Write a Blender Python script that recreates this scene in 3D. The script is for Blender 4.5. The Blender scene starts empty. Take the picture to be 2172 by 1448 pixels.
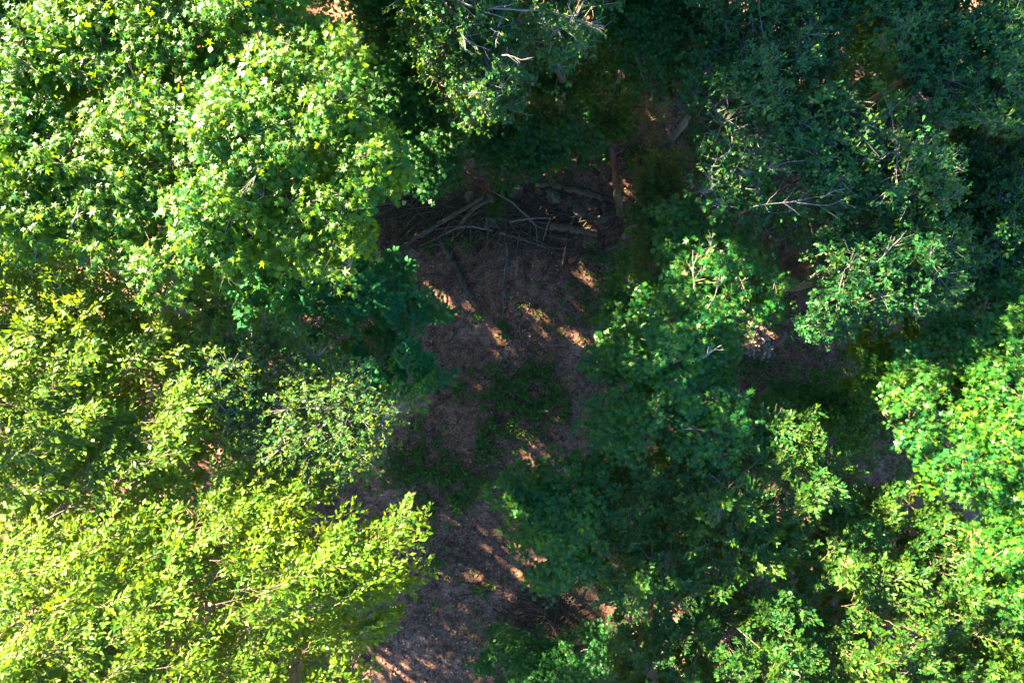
import bpy, math
import numpy as np
from mathutils import Matrix

# ------------------------------------------------------------------ scene, camera, light
SC = bpy.context.scene
COL = SC.collection
RNG = np.random.default_rng(11)
H = 26.0                                   # the drone hovers 26 m above the soil, looking straight down
F = 1448.0                                 # focal length in pixels of the 2172 px wide photograph (24 mm on 36 mm)

cam_data = bpy.data.cameras.new("camera")
cam_data.lens = 24.0
cam_data.sensor_width = 36.0
cam_data.clip_start = 0.1
cam_data.clip_end = 2000.0
cam = bpy.data.objects.new("camera", cam_data)
cam.location = (0, 0, H)
COL.objects.link(cam)
SC.camera = cam

SUN_ELEV = math.radians(23.0)
SUN_AZ = math.radians(142.0)               # counter-clockwise from +X: the sun stands to the upper left
SUN = np.array([math.cos(SUN_AZ) * math.cos(SUN_ELEV), math.sin(SUN_AZ) * math.cos(SUN_ELEV), math.sin(SUN_ELEV)])

world = bpy.data.worlds.new("World")
SC.world = world
world.use_nodes = True
wn = world.node_tree
sky = wn.nodes.new("ShaderNodeTexSky")
sky.sky_type = 'NISHITA'
sky.sun_disc = False
sky.sun_elevation = SUN_ELEV
sky.sun_rotation = math.radians(90.0) - SUN_AZ
sky.air_density = 0.65
sky.dust_density = 0.0
sky.ozone_density = 3.5
bg = wn.nodes["Background"]
bg.inputs["Strength"].default_value = 0.052
hs = wn.nodes.new("ShaderNodeHueSaturation")          # the photograph's cool white balance in the shade
hs.inputs["Saturation"].default_value = 1.08
wn.links.new(sky.outputs[0], hs.inputs["Color"])
wn.links.new(hs.outputs[0], bg.inputs["Color"])

sun_data = bpy.data.lights.new("sun", 'SUN')
sun_data.energy = 5.0
sun_data.angle = math.radians(0.53)
sun_data.color = (1.0, 0.86, 0.53)
sun = bpy.data.objects.new("sun", sun_data)
sun.rotation_euler = Matrix([[1, 0, 0], [0, 1, 0], [0, 0, 1]]).to_euler()
from mathutils import Vector
sun.rotation_euler = Vector(SUN).to_track_quat('Z', 'Y').to_euler()
sun.location = (-30, 25, 40)
COL.objects.link(sun)

SC.view_settings.view_transform = 'Standard'
SC.view_settings.look = 'None'
SC.view_settings.gamma = 1.0
SC.view_settings.use_curve_mapping = False
SC.view_settings.exposure = 4.25
SC.render.engine = 'CYCLES'
SC.cycles.max_bounces = 10
SC.cycles.diffuse_bounces = 3
SC.cycles.transmission_bounces = 4
SC.cycles.transparent_max_bounces = 4
SC.cycles.use_denoising = True
SC.cycles.use_light_tree = False
SC.cycles.use_adaptive_sampling = False      # the picture is exposed for the shade, so the shade needs every sample
SC.cycles.sample_clamp_indirect = 0.045

# ------------------------------------------------------------------ helpers
def at(px, py, z):
    d = H - z
    return np.array([(px - 1086.0) / F * d, (724.0 - py) / F * d, z])

def unit(v):
    return v / np.maximum(np.linalg.norm(v, axis=-1, keepdims=True), 1e-9)

def rnd(n, s=1.0):
    return RNG.normal(0, s, (n, 3))

_perm = np.random.default_rng(3).random((64, 64))
def noise2(x, y, scale=1.0, seed=0):
    """smooth value noise, 0..1"""
    x = np.asarray(x) / scale + 17.3 * seed + 100.0
    y = np.asarray(y) / scale + 9.1 * seed + 100.0
    xi, yi = np.floor(x).astype(int), np.floor(y).astype(int)
    fx, fy = x - xi, y - yi
    fx, fy = fx * fx * (3 - 2 * fx), fy * fy * (3 - 2 * fy)
    g = lambda i, j: _perm[i % 64, j % 64]
    return (g(xi, yi) * (1 - fx) + g(xi + 1, yi) * fx) * (1 - fy) + (g(xi, yi + 1) * (1 - fx) + g(xi + 1, yi + 1) * fx) * fy

def build_mesh(name, V, T, tint=None, mats=(), mat_index=None, smooth=False):
    me = bpy.data.meshes.new(name)
    V = np.ascontiguousarray(V, dtype=np.float32)
    T = np.ascontiguousarray(T, dtype=np.int32)
    n = len(T)
    me.vertices.add(len(V))
    me.vertices.foreach_set("co", V.ravel())
    me.loops.add(3 * n)
    me.loops.foreach_set("vertex_index", T.ravel())
    me.polygons.add(n)
    me.polygons.foreach_set("loop_start", np.arange(0, 3 * n, 3, dtype=np.int32))
    if smooth:
        me.polygons.foreach_set("use_smooth", np.ones(n, dtype=bool))
    for m in mats:
        me.materials.append(m)
    if mat_index is not None:
        me.polygons.foreach_set("material_index", np.ascontiguousarray(mat_index, dtype=np.int32))
    me.update(calc_edges=True)
    if tint is not None:
        a = me.attributes.new("tint", 'FLOAT', 'FACE')
        a.data.foreach_set("value", np.ascontiguousarray(tint, dtype=np.float32))
    return me

def link(name, me, parent=None, loc=None):
    o = bpy.data.objects.new(name, me)
    COL.objects.link(o)
    if parent is not None:
        o.parent = parent
    if loc is not None:
        o.location = loc
    return o

def tag(o, label, cat=None, group=None, kind=None):
    if label:
        o["label"] = label
    if cat:
        o["category"] = cat
    if group:
        o["group"] = group
    if kind:
        o["kind"] = kind
    return o

def tubes(P, R, sides=3, cap=False, jitter=0.0):
    """P (N,K,3) polylines, R (N,K) radii -> verts, tris"""
    P = np.asarray(P, float)
    R = np.asarray(R, float)
    N, K, _ = P.shape
    T = np.empty_like(P)
    T[:, 1:-1] = P[:, 2:] - P[:, :-2]
    T[:, 0] = P[:, 1] - P[:, 0]
    T[:, -1] = P[:, -1] - P[:, -2]
    T = unit(T)
    ref = np.where(np.abs(T[..., 2:3]) > 0.9, np.array([1.0, 0, 0]), np.array([0, 0, 1.0]))
    A = unit(np.cross(T, ref))
    B = np.cross(T, A)
    ang = np.arange(sides) * 2 * math.pi / sides
    ring = A[:, :, None, :] * np.cos(ang)[None, None, :, None] + B[:, :, None, :] * np.sin(ang)[None, None, :, None]
    rad = R[:, :, None, None]
    if jitter:
        rad = rad * (1 + RNG.normal(0, jitter, (N, K, sides, 1)))
    V = (P[:, :, None, :] + ring * rad).reshape(-1, 3)
    tri = []
    for k in range(K - 1):
        for s in range(sides):
            s2 = (s + 1) % sides
            a, b, c, d = k * sides + s, k * sides + s2, (k + 1) * sides + s2, (k + 1) * sides + s
            tri += [(a, b, c), (a, c, d)]
    if cap:
        for s in range(1, sides - 1):
            tri.append((0, s + 1, s))
            e = (K - 1) * sides
            tri.append((e, e + s, e + s + 1))
    tri = np.array(tri)
    TT = (tri[None] + (np.arange(N) * K * sides)[:, None, None]).reshape(-1, 3)
    return V, TT

def join(parts):
    Vs, Ts, off = [], [], 0
    for V, T in parts:
        Vs.append(V)
        Ts.append(T + off)
        off += len(V)
    return np.concatenate(Vs), np.concatenate(Ts)

# ------------------------------------------------------------------ materials
def nodes_of(name):
    m = bpy.data.materials.new(name)
    m.use_nodes = True
    nt = m.node_tree
    nt.nodes.clear()
    return m, nt, nt.nodes.new("ShaderNodeOutputMaterial")

def ramp(nt, stops):
    r = nt.nodes.new("ShaderNodeValToRGB")
    el = r.color_ramp.elements
    while len(el) < len(stops):
        el.new(0.5)
    for e, (p, c) in zip(el, stops):
        e.position = p
        e.color = (*c, 1)
    return r

def leaf_material(name, stops, tr_stops, tr=0.42, rough=0.42, spec=0.5):
    m, nt, out = nodes_of(name)
    at_ = nt.nodes.new("ShaderNodeAttribute")
    at_.attribute_name = "tint"
    r1, r2 = ramp(nt, stops), ramp(nt, tr_stops)
    nt.links.new(at_.outputs["Fac"], r1.inputs[0])
    nt.links.new(at_.outputs["Fac"], r2.inputs[0])
    p = nt.nodes.new("ShaderNodeBsdfPrincipled")
    p.inputs["Roughness"].default_value = rough
    p.inputs["Specular IOR Level"].default_value = spec
    nt.links.new(r1.outputs[0], p.inputs["Base Color"])
    t = nt.nodes.new("ShaderNodeBsdfTranslucent")
    nt.links.new(r2.outputs[0], t.inputs["Color"])
    mx = nt.nodes.new("ShaderNodeMixShader")
    mx.inputs[0].default_value = tr
    nt.links.new(p.outputs[0], mx.inputs[1])
    nt.links.new(t.outputs[0], mx.inputs[2])
    nt.links.new(mx.outputs[0], out.inputs["Surface"])
    return m

def noise_material(name, stops, scale=8.0, detail=8.0, rough=0.85, bump=0.4, stretch=None, bump_scale=None):
    m, nt, out = nodes_of(name)
    tc = nt.nodes.new("ShaderNodeTexCoord")
    src = tc.outputs["Object"]
    if stretch:
        mp = nt.nodes.new("ShaderNodeMapping")
        mp.inputs["Scale"].default_value = stretch
        nt.links.new(src, mp.inputs["Vector"])
        src = mp.outputs["Vector"]
    n = nt.nodes.new("ShaderNodeTexNoise")
    n.inputs["Scale"].default_value = scale
    n.inputs["Detail"].default_value = detail
    n.inputs["Roughness"].default_value = 0.65
    nt.links.new(src, n.inputs["Vector"])
    r = ramp(nt, stops)
    nt.links.new(n.outputs["Fac"], r.inputs[0])
    p = nt.nodes.new("ShaderNodeBsdfPrincipled")
    p.inputs["Roughness"].default_value = rough
    p.inputs["Specular IOR Level"].default_value = 0.25
    nt.links.new(r.outputs[0], p.inputs["Base Color"])
    n2 = nt.nodes.new("ShaderNodeTexNoise")
    n2.inputs["Scale"].default_value = bump_scale or scale * 3
    n2.inputs["Detail"].default_value = 6
    nt.links.new(src, n2.inputs["Vector"])
    b = nt.nodes.new("ShaderNodeBump")
    b.inputs["Strength"].default_value = bump
    b.inputs["Distance"].default_value = 0.02
    nt.links.new(n2.outputs["Fac"], b.inputs["Height"])
    nt.links.new(b.outputs[0], p.inputs["Normal"])
    nt.links.new(p.outputs[0], out.inputs["Surface"])
    return m

def tint_material(name, stops, rough=0.9):
    m, nt, out = nodes_of(name)
    at_ = nt.nodes.new("ShaderNodeAttribute")
    at_.attribute_name = "tint"
    r = ramp(nt, stops)
    nt.links.new(at_.outputs["Fac"], r.inputs[0])
    p = nt.nodes.new("ShaderNodeBsdfPrincipled")
    p.inputs["Roughness"].default_value = rough
    p.inputs["Specular IOR Level"].default_value = 0.2
    nt.links.new(r.outputs[0], p.inputs["Base Color"])
    nt.links.new(p.outputs[0], out.inputs["Surface"])
    return m

M = {}
M["gum_leaf"] = leaf_material("sweetgum_leaf",
    [(0, (0.008, 0.092, 0.028)), (0.35, (0.022, 0.122, 0.016)), (0.75, (0.075, 0.150, 0.006)), (1.0, (0.105, 0.160, 0.010))],
    [(0, (0.07, 0.24, 0.004)), (0.5, (0.20, 0.38, 0.003)), (1.0, (0.27, 0.44, 0.004))], tr=0.50, rough=0.42, spec=0.32)
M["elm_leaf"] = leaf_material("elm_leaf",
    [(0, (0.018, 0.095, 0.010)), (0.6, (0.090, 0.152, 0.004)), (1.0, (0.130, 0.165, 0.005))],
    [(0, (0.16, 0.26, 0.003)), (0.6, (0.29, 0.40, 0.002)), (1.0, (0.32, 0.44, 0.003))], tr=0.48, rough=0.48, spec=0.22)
M["dark_elm_leaf"] = leaf_material("shaded_elm_leaf",  # elm leaf darkened in colour to imitate dappled shade on the lower right
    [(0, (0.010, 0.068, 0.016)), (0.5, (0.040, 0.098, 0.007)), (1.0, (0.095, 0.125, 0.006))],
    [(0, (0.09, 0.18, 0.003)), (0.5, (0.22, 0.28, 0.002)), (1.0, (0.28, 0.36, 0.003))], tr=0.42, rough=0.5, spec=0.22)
M["oak_leaf"] = leaf_material("water_oak_leaf",
    [(0, (0.008, 0.084, 0.026)), (0.6, (0.024, 0.115, 0.026)), (0.9, (0.085, 0.135, 0.010)), (1.0, (0.13, 0.13, 0.02))],
    [(0, (0.07, 0.18, 0.006)), (0.6, (0.20, 0.30, 0.004)), (1.0, (0.28, 0.34, 0.006))], tr=0.40, rough=0.5, spec=0.28)
M["round_leaf"] = leaf_material("persimmon_leaf",
    [(0, (0.008, 0.115, 0.042)), (0.6, (0.014, 0.140, 0.042)), (1.0, (0.08, 0.15, 0.03))],
    [(0, (0.09, 0.30, 0.02)), (1.0, (0.22, 0.36, 0.02))], rough=0.62, spec=0.15)
M["shade_leaf"] = leaf_material("understory_leaf",
    [(0, (0.008, 0.075, 0.018)), (0.6, (0.018, 0.100, 0.018)), (1.0, (0.06, 0.12, 0.016))],
    [(0, (0.07, 0.24, 0.012)), (1.0, (0.18, 0.32, 0.012))], rough=0.5, spec=0.25)
M["dead_leaf"] = leaf_material("dead_leaf",
    [(0, (0.16, 0.070, 0.035)), (0.5, (0.24, 0.110, 0.050)), (1.0, (0.30, 0.17, 0.08))],
    [(0, (0.24, 0.10, 0.03)), (1.0, (0.30, 0.15, 0.05))], tr=0.3, rough=0.7)
M["bark"] = noise_material("grey_bark", [(0.3, (0.10, 0.080, 0.065)), (0.7, (0.24, 0.20, 0.17))], 6, stretch=(6, 6, 1))
M["pale_bark"] = noise_material("pale_twig_bark", [(0.3, (0.14, 0.12, 0.11)), (0.7, (0.25, 0.22, 0.20))], 5)
M["red_twig"] = noise_material("reddish_twig_bark", [(0.3, (0.15, 0.095, 0.065)), (0.7, (0.30, 0.20, 0.14))], 5)
M["dark_log"] = noise_material("rotten_log_bark", [(0.3, (0.030, 0.022, 0.018)), (0.55, (0.105, 0.072, 0.053)), (0.75, (0.22, 0.150, 0.105))], 3, bump=0.8, stretch=(9, 9, 1.2))
M["grey_log"] = noise_material("weathered_grey_wood", [(0.3, (0.100, 0.078, 0.066)), (0.7, (0.23, 0.185, 0.155))], 4, bump=0.6, stretch=(9, 9, 1.2))
M["brown_log"] = noise_material("brown_wood", [(0.3, (0.050, 0.032, 0.022)), (0.5, (0.105, 0.066, 0.043)), (0.7, (0.20, 0.125, 0.08))], 4, bump=0.7, stretch=(9, 9, 1.2))
M["clod"] = noise_material("dry_earth_clod", [(0.3, (0.065, 0.048, 0.036)), (0.7, (0.15, 0.112, 0.085))], 5, bump=0.8)
M["litter"] = tint_material("leaf_litter", [(0, (0.035, 0.022, 0.018)), (0.4, (0.14, 0.078, 0.058)), (0.8, (0.28, 0.175, 0.130)), (1.0, (0.46, 0.35, 0.27))])
M["weed"] = leaf_material("weed_leaf",
    [(0, (0.028, 0.095, 0.010)), (1.0, (0.080, 0.16, 0.014))], [(0, (0.08, 0.16, 0.012)), (1.0, (0.15, 0.22, 0.015))], tr=0.3, rough=0.6)
M["web"] = leaf_material("webbing", [(0, (0.16, 0.105, 0.065)), (1.0, (0.30, 0.22, 0.15))], [(0, (0.22, 0.14, 0.08)), (1.0, (0.32, 0.24, 0.15))], tr=0.4, rough=0.8)

def ground_material():
    m, nt, out = nodes_of("forest_soil")
    tc = nt.nodes.new("ShaderNodeTexCoord")
    def nz(scale, detail=6, rough=0.6):
        n = nt.nodes.new("ShaderNodeTexNoise")
        n.inputs["Scale"].default_value = scale
        n.inputs["Detail"].default_value = detail
        n.inputs["Roughness"].default_value = rough
        nt.links.new(tc.outputs["Object"], n.inputs["Vector"])
        return n
    a, b, c = nz(0.55, 5), nz(2.6, 8, 0.75), nz(11, 8, 0.75)
    r1 = ramp(nt, [(0.32, (0.150, 0.072, 0.055)), (0.55, (0.250, 0.124, 0.096)), (0.72, (0.380, 0.215, 0.175))])
    nt.links.new(a.outputs["Fac"], r1.inputs[0])
    r2 = ramp(nt, [(0.36, (0.34, 0.32, 0.31)), (0.52, (1, 1, 1)), (0.66, (1.5, 1.42, 1.32))])
    nt.links.new(b.outputs["Fac"], r2.inputs[0])
    mx = nt.nodes.new("ShaderNodeMix")
    mx.data_type = 'RGBA'
    mx.blend_type = 'MULTIPLY'
    mx.inputs["Factor"].default_value = 1.0
    nt.links.new(r1.outputs[0], mx.inputs["A"])
    nt.links.new(r2.outputs[0], mx.inputs["B"])
    r3 = ramp(nt, [(0.34, (0.35, 0.34, 0.33)), (0.52, (1, 1, 1)), (0.68, (1.7, 1.6, 1.5))])
    nt.links.new(c.outputs["Fac"], r3.inputs[0])
    mx2 = nt.nodes.new("ShaderNodeMix")
    mx2.data_type = 'RGBA'
    mx2.blend_type = 'MULTIPLY'
    mx2.inputs["Factor"].default_value = 1.0
    nt.links.new(mx.outputs["Result"], mx2.inputs["A"])
    nt.links.new(r3.outputs[0], mx2.inputs["B"])
    p = nt.nodes.new("ShaderNodeBsdfPrincipled")
    p.inputs["Roughness"].default_value = 0.95
    p.inputs["Specular IOR Level"].default_value = 0.15
    nt.links.new(mx2.outputs["Result"], p.inputs["Base Color"])
    bp = nt.nodes.new("ShaderNodeBump")
    bp.inputs["Strength"].default_value = 0.8
    bp.inputs["Distance"].default_value = 0.03
    nt.links.new(c.outputs["Fac"], bp.inputs["Height"])
    nt.links.new(bp.outputs[0], p.inputs["Normal"])
    nt.links.new(p.outputs[0], out.inputs["Surface"])
    return m
M["soil"] = ground_material()

# ------------------------------------------------------------------ ground
def ground_z(x, y):
    near = np.clip(1.5 - np.hypot(x, y) / 30.0, 0, 1)
    z = 0.22 * (noise2(x, y, 2.3, 1) - 0.5) + 0.09 * (noise2(x, y, 0.7, 2) - 0.5) + 0.04 * (noise2(x, y, 0.25, 3) - 0.5)
    mound = 0.35 * np.exp(-(((x - 1.2) / 3.2) ** 2 + ((y - 5.0) / 1.0) ** 2))
    return (z + mound) * near

def axis():
    inner = np.arange(-14, 14.01, 0.14)
    out = [14 + 0.14 * 1.35 ** k for k in range(1, 40)]
    out = [v for v in out if v < 900] + [900.0]
    return np.array([-v for v in reversed(out)] + list(inner) + out)

gx = axis()
GX, GY = np.meshgrid(gx, gx, indexing='ij')
GV = np.stack([GX, GY, ground_z(GX, GY)], -1).reshape(-1, 3)
n_ = len(gx)
ii, jj = np.meshgrid(np.arange(n_ - 1), np.arange(n_ - 1), indexing='ij')
q = (ii * n_ + jj).ravel()
GT = np.concatenate([np.stack([q, q + n_, q + n_ + 1], -1), np.stack([q, q + n_ + 1, q + 1], -1)])
ground = link("ground", build_mesh("ground", GV, GT, mats=[M["soil"]], smooth=True))
tag(ground, "brown leaf-strewn forest soil of the clearing and under the trees", None, None, "structure")

# ------------------------------------------------------------------ leaf shapes
def star_shape():
    c = (0, 0.38, 0.03)
    v = [(0, 0.02, 0), c]
    # going round from the left basal lobe to the right one: notch, tip, notch, tip ...
    tips = [(-118, 0.46), (-58, 0.58), (0, 0.64), (58, 0.58), (118, 0.46)]
    notch = [(-88, 0.15), (-29, 0.16), (29, 0.16), (88, 0.15)]
    ring = []
    ring.append((-150, 0.20))
    for k in range(5):
        ring.append(tips[k])
        if k < 4:
            ring.append(notch[k])
    ring.append((150, 0.20))
    for a, r in ring:
        a = math.radians(a)
        v.append((math.sin(a) * r, 0.38 + math.cos(a) * r, -0.10 * (r > 0.4)))
    t = [(1, k + 1, k) for k in range(2, len(v) - 1)] + [(1, 2, 0), (1, 0, len(v) - 1)]
    return np.array(v, float), np.array(t)

def maple_shape():
    c = (0, 0.35, 0.02)
    v = [(0, 0, 0), c]
    for a, r in [(-140, 0.22), (-75, 0.52), (-32, 0.28), (0, 0.62), (32, 0.28), (75, 0.52), (140, 0.22)]:
        a = math.radians(a)
        v.append((math.sin(a) * r, 0.35 + math.cos(a) * r, -0.08 * (r > 0.4)))
    t = [(1, k + 1, k) for k in range(2, len(v) - 1)] + [(1, 2, 0), (1, 0, len(v) - 1)]
    return np.array(v, float), np.array(t)

def ovate_shape(w1, w2, keel=-0.05):
    v = [(0, 0, 0), (-w1, 0.34, 0.02), (-w2, 0.70, 0.0), (0, 1.0, -0.08), (w2, 0.70, 0.0), (w1, 0.34, 0.02), (0, 0.52, keel)]
    t = [(6, 1, 0), (6, 2, 1), (6, 3, 2), (6, 4, 3), (6, 5, 4), (6, 0, 5)]
    return np.array(v, float), np.array(t)

def rhomb_shape(w, y):
    v = [(0, 0, 0), (-w, y, 0.02), (0, 1.0, -0.08), (w, y, 0.02), (0, 0.5, -0.05)]
    return np.array(v, float), np.array([(4, 1, 0), (4, 2, 1), (4, 3, 2), (4, 0, 3)])

def spat_shape():
    v = [(0, 0, 0), (-0.10, 0.42, 0.015), (-0.20, 0.78, 0.0), (0, 1.0, -0.05), (0.20, 0.78, 0.0), (0.10, 0.42, 0.015)]
    t = [(0, 5, 1), (1, 5, 4), (1, 4, 2), (2, 4, 3)]
    return np.array(v, float), np.array(t)

def quad_shape(w):
    return np.array([(0, 0, 0), (-w, 0.55, 0.03), (0, 1.0, -0.04), (w, 0.55, 0.03)], float), np.array([(0, 2, 1), (0, 3, 2)])

SHAPE = {"quad_wide": quad_shape(0.45), "quad": quad_shape(0.30), "star": star_shape(), "maple": maple_shape(), "ovate": ovate_shape(0.30, 0.22), "round": ovate_shape(0.33, 0.30),
         "spat": spat_shape(), "ovate4": rhomb_shape(0.25, 0.40), "round4": rhomb_shape(0.36, 0.48), "lance": ovate_shape(0.20, 0.14)}

class Leaves:
    def __init__(self):
        self.p, self.d, self.n, self.s, self.t = [], [], [], [], []
    def add(self, p, d, n, s, t):
        self.p.append(p); self.d.append(d); self.n.append(n); self.s.append(s); self.t.append(t)
    def get(self):
        p, d, n, s, t = (np.concatenate(a) for a in (self.p, self.d, self.n, self.s, self.t))
        d = unit(d)
        side = unit(np.cross(d, n))
        nn = np.cross(side, d)
        return dict(p=p, d=d, side=side, n=nn, s=s, t=t)

def take(L, mask):
    return {k: v[mask] for k, v in L.items()}

def leaf_verts(L, shape, base):
    v, t = SHAPE[shape]
    N = len(L["p"])
    curl = RNG.normal(1.2, 1.5, (N, 1))
    wid = RNG.normal(1.0, 0.10, (N, 1))
    s = L["s"][:, None, None]
    V = (L["p"] - base)[:, None, :] + s * (
        (v[None, :, 0] * wid)[..., None] * L["side"][:, None, :] + v[None, :, 1, None] * L["d"][:, None, :] + (v[None, :, 2] * curl)[..., None] * L["n"][:, None, :])
    T = (t[None] + (np.arange(N) * len(v))[:, None, None]).reshape(-1, 3)
    tint = np.repeat(L["t"], len(t))
    return V.reshape(-1, 3), T, tint

# ------------------------------------------------------------------ sun flecks: gaps in the foliage along real sun rays
FLECKS = []          # (point, radius)
def fleck(px, py, z, r):
    FLECKS.append((at(px, py, z), r))

def fleck_mask(P, own_clear=0.5):
    keep = np.ones(len(P), bool)
    for c, r in FLECKS:
        w = P - c
        t = w @ SUN
        dist = np.linalg.norm(w - t[:, None] * SUN, axis=1)
        keep &= ~((t > own_clear) & (dist < r * (0.40 + 0.85 * noise2(P[:, 0] * 1.0, P[:, 1] + P[:, 2], 0.8, 5))) & (RNG.random(len(P)) < 0.88))
    return keep

# ------------------------------------------------------------------ crowns
def poly_dist(px, poly):
    """signed distance (inside +) of points (N,2) to polygon"""
    poly = np.asarray(poly, float)
    a, b = poly, np.roll(poly, -1, 0)
    inside = np.zeros(len(px), bool)
    dmin = np.full(len(px), 1e9)
    for (x1, y1), (x2, y2) in zip(a, b):
        c = ((y1 > px[:, 1]) != (y2 > px[:, 1]))
        with np.errstate(divide='ignore', invalid='ignore'):
            xin = (x2 - x1) * (px[:, 1] - y1) / (y2 - y1) + x1
        inside ^= c & (px[:, 0] < xin)
        e = np.array([x2 - x1, y2 - y1])
        L2 = max(e @ e, 1e-9)
        t = np.clip(((px - (x1, y1)) @ e) / L2, 0, 1)
        d = np.hypot(px[:, 0] - (x1 + t * e[0]), px[:, 1] - (y1 + t * e[1]))
        dmin = np.minimum(dmin, d)
    return np.where(inside, dmin, -dmin)

def spray_gum(C, r, S, p):
    nt, nl = p.get("nt", 6), p.get("nl", 10)
    N = len(C)
    az = RNG.uniform(0, 2 * math.pi, (N, nt)); el = np.radians(RNG.uniform(-5, 72, (N, nt)))
    D = np.stack([np.cos(az) * np.cos(el), np.sin(az) * np.cos(el), np.sin(el)], -1)
    L = r * RNG.uniform(0.6, 1.1, (N, nt, 1))
    A = np.repeat(C[:, None], nt, 1)
    E = A + D * L * np.array([1, 1, 0.7])
    tw = np.stack([A, E], 2).reshape(-1, 2, 3)
    t = RNG.uniform(0.35, 1.05, (N, nt, nl, 1))
    P = A[:, :, None] + (E - A)[:, :, None] * t
    pet = unit(rnd(N * nt * nl).reshape(N, nt, nl, 3) * np.array([1, 1, 0.6]) + D[:, :, None] * 0.5 + np.array([0, 0, 0.35]))
    P = P + pet * RNG.uniform(0.04, 0.11, (N, nt, nl, 1))
    d = pet * np.array([1, 1, 0.3]) + np.array([0, 0, -0.35]) + rnd(N * nt * nl, 0.25).reshape(N, nt, nl, 3)
    n = np.array([0, 0, 1.0]) + 0.45 * SUN + 0.25 * D[:, :, None] + rnd(N * nt * nl, 0.46).reshape(N, nt, nl, 3)
    return tw, P.reshape(-1, 3), d.reshape(-1, 3), n.reshape(-1, 3)

def spray_elm(C, r, S, p):
    """long arching shoots with alternate leaves in two ranks"""
    N = len(C)
    flow = np.array(p.get("flow", (0.8, 0.5, 0.1)))
    D = unit(flow + rnd(N, p.get("spread", 0.27)) * np.array([1, 1, 0.6]))
    L = r * 2.0 * RNG.uniform(0.6, 1.15, (N, 1))
    A = C - D * L * 0.5
    up = unit(np.array([0, 0, 1.0]) + rnd(N, 0.28))
    side = unit(np.cross(D, up))
    ns = 8
    K = np.linspace(0, 1, 4)
    main = A[:, None] + D[:, None] * (L[:, None] * K[None, :, None]) + np.array([0, 0, 1.0]) * (0.10 * L[:, None] * (4 * K * (1 - K))[None, :, None])
    tw = [main]
    sgn = np.where(np.arange(ns) % 2 == 0, 1.0, -1.0)
    t0 = np.linspace(0.12, 0.92, ns)[None, :] + RNG.normal(0, 0.03, (N, ns))
    base = A[:, None] + D[:, None] * (L[:, None] * t0[..., None]) + np.array([0, 0, 1.0]) * (0.10 * L[:, None] * (4 * t0 * (1 - t0))[..., None])
    sd = unit(D[:, None] * 1.0 + side[:, None] * sgn[None, :, None] * 0.62 + rnd(N * ns, 0.14).reshape(N, ns, 3))
    sl = L[:, None] * 0.42 * (1.05 - 0.6 * t0[..., None]) * RNG.uniform(0.7, 1.2, (N, ns, 1))
    end = base + sd * sl + np.array([0, 0, -0.03])
    tw2 = np.stack([base, end], 2).reshape(-1, 2, 3)
    # leaves on main shoot
    def ranks(b, dirv, ln, upv, nl, tmin):
        n0 = len(b)
        t = np.linspace(tmin, 1.02, nl)[None, :] + RNG.normal(0, 0.02, (n0, nl))
        s = np.where(np.arange(nl) % 2 == 0, 1.0, -1.0)[None, :, None]
        sv = unit(np.cross(dirv, upv))
        P = b[:, None] + dirv[:, None] * (ln[:, None] * t[..., None])
        d = dirv[:, None] * 0.95 + sv[:, None] * s * 0.62 + rnd(n0 * nl, 0.22).reshape(n0, nl, 3) + np.array([0, 0, -0.12])
        n = upv[:, None] + 0.35 * SUN + rnd(n0 * nl, 0.34).reshape(n0, nl, 3)
        return P.reshape(-1, 3), d.reshape(-1, 3), n.reshape(-1, 3)
    P1, d1, n1 = ranks(main[:, 1], D, L * 0.66, up, 10, 0.0)
    nl2 = p.get("nl", 7)
    P2, d2, n2 = ranks(base.reshape(-1, 3), sd.reshape(-1, 3), sl.reshape(-1, 1), np.repeat(up, ns, 0), nl2, 0.2)
    tw1 = np.concatenate([main[:, [0, 2]], main[:, [2, 3]]])
    return np.concatenate([tw1, tw2]), np.concatenate([P1, P2]), np.concatenate([d1, d2]), np.concatenate([n1, n2])

def spray_oak(C, r, S, p):
    """upright twigs that end in rosettes of narrow leaves"""
    nt, nl = p.get("nt", 13), p.get("nl", 8)
    N = len(C)
    az = RNG.uniform(0, 2 * math.pi, (N, nt)); el = np.radians(RNG.uniform(-10, 80, (N, nt)))
    D = np.stack([np.cos(az) * np.cos(el), np.sin(az) * np.cos(el), np.sin(el)], -1)
    flow = p.get("flow")
    if flow is not None:
        D = unit(D + np.array(flow) * 0.6)
    L = r * RNG.uniform(0.45, 1.15, (N, nt, 1))
    A = np.repeat(C[:, None], nt, 1)
    E = A + D * L * np.array([1, 1, 0.8])
    Mid = (A + E) / 2
    tw = np.stack([A, E], 2).reshape(-1, 2, 3)
    rad = unit(np.cross(np.repeat(D[:, :, None], nl, 2), rnd(N * nt * nl).reshape(N, nt, nl, 3)))
    back = RNG.uniform(0, 0.16, (N, nt, nl, 1)) * (RNG.random((N, nt, nl, 1)) < 0.6)
    P = E[:, :, None] - D[:, :, None] * back
    d = rad * 0.85 + D[:, :, None] * 0.55 + rnd(N * nt * nl, 0.15).reshape(N, nt, nl, 3)
    n = D[:, :, None] * 0.9 - rad * 0.3 + rnd(N * nt * nl, 0.25).reshape(N, nt, nl, 3) + np.array([0, 0, 0.25])
    return tw, P.reshape(-1, 3), d.reshape(-1, 3), n.reshape(-1, 3)

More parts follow.
